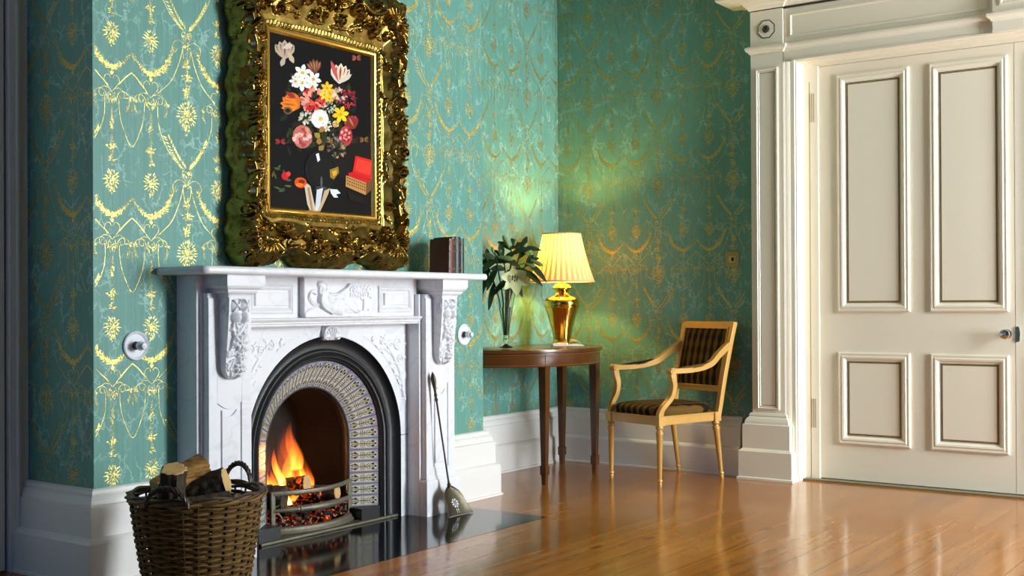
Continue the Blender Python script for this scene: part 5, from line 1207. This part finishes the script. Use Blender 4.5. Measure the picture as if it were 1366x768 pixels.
# ================================================================== CHAIR
ch = empty('armchair', (6.21, 3.343, 0), math.radians(160), 'gilt wood open armchair with dark patterned seat standing by the green wall', 'chair')
def fab():
    m, nt, b = newmat('brown_damask'); L = nt.links; tc = N(nt, 'ShaderNodeTexCoord'); sep = N(nt, 'ShaderNodeSeparateXYZ'); L.new(tc.outputs['Object'], sep.inputs[0])
    # wavy ogee stripes running front to back / bottom to top
    zz = N(nt, 'ShaderNodeMath', operation='SUBTRACT'); L.new(sep.outputs['Z'], zz.inputs[0]); L.new(sep.outputs['X'], zz.inputs[1])
    sw = N(nt, 'ShaderNodeMath', operation='MULTIPLY'); sw.inputs[1].default_value = 62.; L.new(zz.outputs[0], sw.inputs[0])
    si = N(nt, 'ShaderNodeMath', operation='SINE'); L.new(sw.outputs[0], si.inputs[0])
    yy = N(nt, 'ShaderNodeMath', operation='MULTIPLY'); yy.inputs[1].default_value = 118.; L.new(sep.outputs['Y'], yy.inputs[0])
    c1 = N(nt, 'ShaderNodeMath', operation='COSINE'); L.new(yy.outputs[0], c1.inputs[0])
    md = N(nt, 'ShaderNodeMath', operation='MULTIPLY_ADD'); md.inputs[1].default_value = .45; L.new(si.outputs[0], md.inputs[0]); L.new(c1.outputs[0], md.inputs[2])
    cr = N(nt, 'ShaderNodeValToRGB'); e = cr.color_ramp.elements; e[0].position = .40; e[0].color = srgb(26, 15, 6); e[1].position = .62; e[1].color = srgb(96, 70, 26)
    mr = N(nt, 'ShaderNodeMapRange'); mr.inputs['From Min'].default_value = -1.4; mr.inputs['From Max'].default_value = 1.4; L.new(md.outputs[0], mr.inputs[0]); L.new(mr.outputs[0], cr.inputs[0])
    L.new(cr.outputs[0], b.inputs['Base Color']); b.inputs['Roughness'].default_value = .8; b.inputs['Specular IOR Level'].default_value = .15
    bp = N(nt, 'ShaderNodeBump', i_Strength=.25, i_Distance=.002); L.new(mr.outputs[0], bp.inputs['Height']); L.new(bp.outputs['Normal'], b.inputs['Normal']); return m
M_fab = fab()
FXL, BXL = .225, -.255; FW, BW = .235, .200
def ss(t): return t*t*(3-2*t)
# seat rails
def seatpoly(ins=0, k=14):
    P = []
    for i in range(k+1): t = i/k; y = -FW+2*FW*t; P.append((FXL+.022*sin(PI*t)-ins, y*(1-ins/FW)))
    P += [(BXL+ins, BW-ins), (BXL+ins, -BW+ins)]; return P
mb = MB(); P = seatpoly(); Q_ = seatpoly(.012)
mb.prism(P, lambda u, v: (u, v, .352), lambda u, v: (u, v, .402)); mb.prism(seatpoly(-.004), lambda u, v: (u, v, .396), lambda u, v: (u, v, .405)); mb.build('seat_rail', M_chairw, ch, bevel=.003)
mb = MB(); n_ = 40; lay_ = []
for z, ins, dome in ((.404, .010, 0), (.425, .002, 0), (.445, .006, 0), (.456, .020, .0), (.463, .05, 0), (.468, .10, 0), (.470, .16, 0)):
    pts = []
    for i in range(n_):
        th = 2*PI*i/n_; c_, s_ = cos(th), sin(th); r_ = (abs(c_)**5+abs(s_)**5)**(-1/5); x_ = r_*c_; y_ = r_*s_
        xx = (FXL+BXL)/2+x_*((FXL-BXL)/2-ins); ww = (BW+(FW-BW)*((xx-BXL)/(FXL-BXL)))-ins; pts.append((xx+.015*(x_ > .9), y_*ww, z))
    lay_ += pts
mb.add(lay_, [(i*n_+j, i*n_+(j+1) % n_, (i+1)*n_+(j+1) % n_, (i+1)*n_+j) for i in range(6) for j in range(n_)]+[tuple(6*n_+j for j in range(n_))]); mb.build('seat_cushion', M_fab, ch, smooth=60)
# legs
lp = [(.020, .352), (.021, .342), (.024, .337), (.021, .331), (.015, .327), (.0155, .322), (.0215, .316), (.0225, .306), (.0205, .298), (.019, .295), (.0125, .055), (.0105, .048), (.0155, .042), (.0165, .034), (.011, .027), (.0125, .020), (.013, .012), (.009, 0), (0, 0)]
for x_, y_, rake in ((FXL-.012, FW-.018, 0), (FXL-.012, -FW+.018, 0), (BXL, BW-.012, -.05), (BXL, -BW+.012, -.05)):
    mb = MB(); fl = lambda th, z: 1+(.07*cos(th*8) if .07 < z < .29 else 0)
    Sh = Matrix(((1, 0, -rake/.35, 0), (0, 1, 0, 0), (0, 0, 1, 0), (0, 0, 0, 1)))
    mb.lathe(lp, c=(x_+rake, y_, 0), n=32, rf=fl, M=Sh); mb.box(x_-.024, x_+.024, y_-.024, y_+.024, .35, .404); mb.build('leg', M_chairw, ch, smooth=35)
# back
def bk(z): return BXL-.018-(z-.40)*.165-.03*((z-.4)/.53)**2     # raked back line
zt_ = .935
for s in (-1, 1):
    mb = MB(); vs = []; k = 14
    for i in range(k+1):
        z = .352+(zt_-.352)*i/k; x_ = bk(z) if z > .42 else BXL-.006-(z-.352)*.2; y_ = s*(BW-.006+.016*(i/k)); w_ = .015
        vs += [(x_-.016, y_-w_, z), (x_+.016, y_-w_, z), (x_+.016, y_+w_, z), (x_-.016, y_+w_, z)]
    mb.add(vs, [(i*4+j, i*4+(j+1) % 4, (i+1)*4+(j+1) % 4, (i+1)*4+j) for i in range(k) for j in range(4)]+[(0,1,2,3), tuple(4*k+j for j in range(4))]); mb.build('back_post', M_chairw, ch, bevel=.003)
def rail(z0, z1, nm):
    mb = MB(); w_ = BW+.004; mb.add([(bk(z)+dx, y_, z) for z in (z0, z1) for dx in (-.015, .015) for y_ in (-w_, w_)], [(0,1,3,2), (4,6,7,5), (0,4,5,1), (2,3,7,6), (0,2,6,4), (1,5,7,3)]); mb.build(nm, M_chairw, ch, bevel=.003)
rail(.905, .938, 'top_rail'); rail(.520, .548, 'lower_rail')
mb = MB(); nn_ = 12; z0, z1 = .546, .907; w_ = BW-.014
for sgn in (1, -1):
    G = np.zeros((nn_+1, nn_+1, 3))
    for i in range(nn_+1):
        for j in range(nn_+1):
            a, b_ = i/nn_, j/nn_; z = z0+(z1-z0)*b_; d_ = .016*(1-abs(2*a-1)**6)*(1-abs(2*b_-1)**6)+.004; G[i, j] = (bk(z)+sgn*d_*(1 if sgn > 0 else .5), (-w_+2*w_*a), z)
    mb.grid(G)
mb.build('back_panel', M_fab, ch, smooth='all')
for (y0_, y1_, z0_, z1_) in ((-w_-.002, w_+.002, .895, .907), (-w_-.002, w_+.002, .546, .556), (-w_-.004, -w_+.006, .55, .905), (w_-.006, w_+.004, .55, .905)):
    mb = MB(); mb.add([(bk(z)+dx, y_, z) for z in (z0_, z1_) for dx in (.012, .020) for y_ in (y0_, y1_)], [(0,1,3,2), (4,6,7,5), (0,4,5,1), (2,3,7,6), (0,2,6,4), (1,5,7,3)]); mb.build('panel_bead', M_chairw, ch, bevel=.0015)
# arms
for s in (-1, 1):
    arm = spline([(bk(.80)+.01, s*(BW+.006), .800), (-.245, s*(BW+.022), .742), (-.18, s*(BW+.036), .700), (-.10, s*(BW+.046), .676), (0, s*(BW+.052), .664), (.10, s*(BW+.054), .662), (.155, s*(BW+.054), .664)], 6)
    mb = MB(); vs = []; k = len(arm)
    for i, p in enumerate(arm):
        t = i/(k-1); hw_ = .014+.006*t; hh_ = .020-.006*min(1, t*1.6); d = arm[min(i+1, k-1)]-arm[max(i-1, 0)]; d = d/np.linalg.norm(d); up_ = np.array([-d[2], 0, d[0]]); sd = np.array([0, 1, 0])
        vs += [p-sd*hw_-up_*hh_, p+sd*hw_-up_*hh_, p+sd*hw_+up_*hh_, p-sd*hw_+up_*hh_]
    mb.add(vs, [(i*4+j, i*4+(j+1) % 4, (i+1)*4+(j+1) % 4, (i+1)*4+j) for i in range(k-1) for j in range(4)]+[(0,1,2,3), tuple(4*(k-1)+j for j in range(4))])
    c = arm[-1]; mb.tube([(c[0]+.004, c[1]-.023, c[2]-.001), (c[0]+.004, c[1]+.023, c[2]-.001)], .019, 20)
    for q_ in (-1, 1):
        sp_ = [(c[0]+.004+.016*(1-t*.85)*cos(t*9), c[1]+q_*.0235, c[2]-.001+.016*(1-t*.85)*sin(t*9)) for t in np.linspace(0, 1, 26)]; mb.tube(sp_, .0022, 5)
    o = mb.build('armrest', M_chairw, ch, smooth=35)
    P = [p for p in arm if -.16 < p[0] < .105]; k = len(P); mb = MB(); vs = []
    for i, p in enumerate(P):
        t = i/(k-1); e_ = sin(PI*min(.97, max(.03, t)))**.35
        for a in np.linspace(0, PI, 9): vs.append((p[0], p[1]+.019*e_*cos(a), p[2]+.010+.017*e_*sin(a)))
    mb.add(vs, [(i*9+j, i*9+j+1, (i+1)*9+j+1, (i+1)*9+j) for i in range(k-1) for j in range(8)]+[tuple(range(9)), tuple((k-1)*9+j for j in range(9))]); mb.build('arm_pad', M_fab, o, smooth=60)
    sup = spline([(FXL-.012, s*(FW-.018), .395), (FXL-.016, s*(FW-.016), .425), (FXL-.030, s*(FW-.008), .455), (FXL-.075, s*(FW+.008), .510), (FXL-.090, s*(FW+.016), .570), (FXL-.080, s*(FW+.020), .620), (FXL-.072, s*(FW+.020), .655)], 6)
    mb = MB(); vs = []; k = len(sup)
    for i, p in enumerate(sup):
        t = i/(k-1); d = sup[min(i+1, k-1)]-sup[max(i-1, 0)]; d = d/np.linalg.norm(d); nr = np.array([d[2], 0, -d[0]]); sd = np.array([0, 1, 0]); w_ = .021-.006*sin(PI*min(1, t*1.1)); th_ = .015
        vs += [p-sd*th_-nr*w_, p+sd*th_-nr*w_, p+sd*th_+nr*w_, p-sd*th_+nr*w_]
    mb.add(vs, [(i*4+j, i*4+(j+1) % 4, (i+1)*4+(j+1) % 4, (i+1)*4+j) for i in range(k-1) for j in range(4)]+[(0,1,2,3), tuple(4*(k-1)+j for j in range(4))]); mb.build('arm_support', M_chairw, ch, bevel=.003)

# ---- pieces of a part go one level deeper
SUBS = {'volute': 'bracket', 'frieze_panel': 'frieze', 'relief_tablet': 'frieze', 'spine_band': 'cover', 'slab_joint': 'arch_slab', 'spandrel_carving': 'arch_slab', 'key_block': 'arch_slab',
        'door_panel': 'leaf', 'door_knob': 'leaf', 'escutcheon': 'leaf', 'shade_bottom_trim': 'pleated_shade', 'shade_top_trim': 'pleated_shade', 'lifted_page': 'page_block', 'panel_bead': 'back_panel', 'gilt_slip': 'carved_frame', 'inlay_line': 'apron', 'rocker': 'rocker_frame'}
last = {}
for o in BUILT:
    nm = o.name.split('.')[0]; last[nm] = o
    if nm in SUBS and SUBS[nm] in last and o.parent is not None and last[SUBS[nm]].parent == o.parent: o.parent = last[SUBS[nm]]

# ================================================================== LIGHT AND CAMERA
w = bpy.data.worlds.new('sky'); SC.world = w; w.use_nodes = True; nt = w.node_tree
bg = nt.nodes['Background']; bg.inputs['Strength'].default_value = 52.0      # bright hazy sky on the window side, deep blue on the other
tc = N(nt, 'ShaderNodeTexCoord'); sx = N(nt, 'ShaderNodeSeparateXYZ'); nt.links.new(tc.outputs['Generated'], sx.inputs[0])
cr = N(nt, 'ShaderNodeValToRGB'); e = cr.color_ramp.elements; e[0].position = .46; e[0].color = (.008, .020, .062, 1); e[1].position = .72; e[1].color = (.86, .93, 1, 1)
m1 = N(nt, 'ShaderNodeMapRange'); m1.inputs['From Min'].default_value = 1.5; m1.inputs['From Max'].default_value = -1.5; ad = N(nt, 'ShaderNodeMath', operation='SUBTRACT'); ml = N(nt, 'ShaderNodeMath', operation='MULTIPLY'); ml.inputs[1].default_value = 1.
nt.links.new(sx.outputs['X'], ml.inputs[0]); nt.links.new(sx.outputs['Y'], ad.inputs[0]); nt.links.new(ml.outputs[0], ad.inputs[1]); nt.links.new(ad.outputs[0], m1.inputs[0]); nt.links.new(m1.outputs[0], cr.inputs[0]); nt.links.new(cr.outputs[0], bg.inputs['Color'])
f, yaw, roll, pitch, sy = 1564.66, math.radians(35.5557), math.radians(-.26655), math.radians(.24598), 14.57
fw = Vector((cos(yaw)*cos(pitch), sin(yaw)*cos(pitch), sin(pitch))); rt = Vector((sin(yaw), -cos(yaw), 0)); up = rt.cross(fw)
R = rt*cos(roll)+up*sin(roll); U = -rt*sin(roll)+up*cos(roll)
cam = bpy.data.cameras.new('camera'); co = bpy.data.objects.new('camera', cam); COL.objects.link(co)
cam.sensor_width = 36; cam.lens = f/1366*36; cam.shift_y = sy/1366; cam.clip_start = .05
Mx = Matrix((R, U, -fw)).transposed().to_4x4(); Mx.translation = Vector((0, 0, 1.05)); co.matrix_world = Mx
SC.camera = co
vs = SC.view_settings; vs.view_transform = 'Standard'; vs.look = 'None'; vs.gamma = 1; vs.use_curve_mapping = False; vs.exposure = 0
SC.cycles.use_denoising = True; SC.cycles.max_bounces = 10; SC.cycles.transparent_max_bounces = 24
SC.cycles.sample_clamp_indirect = 6
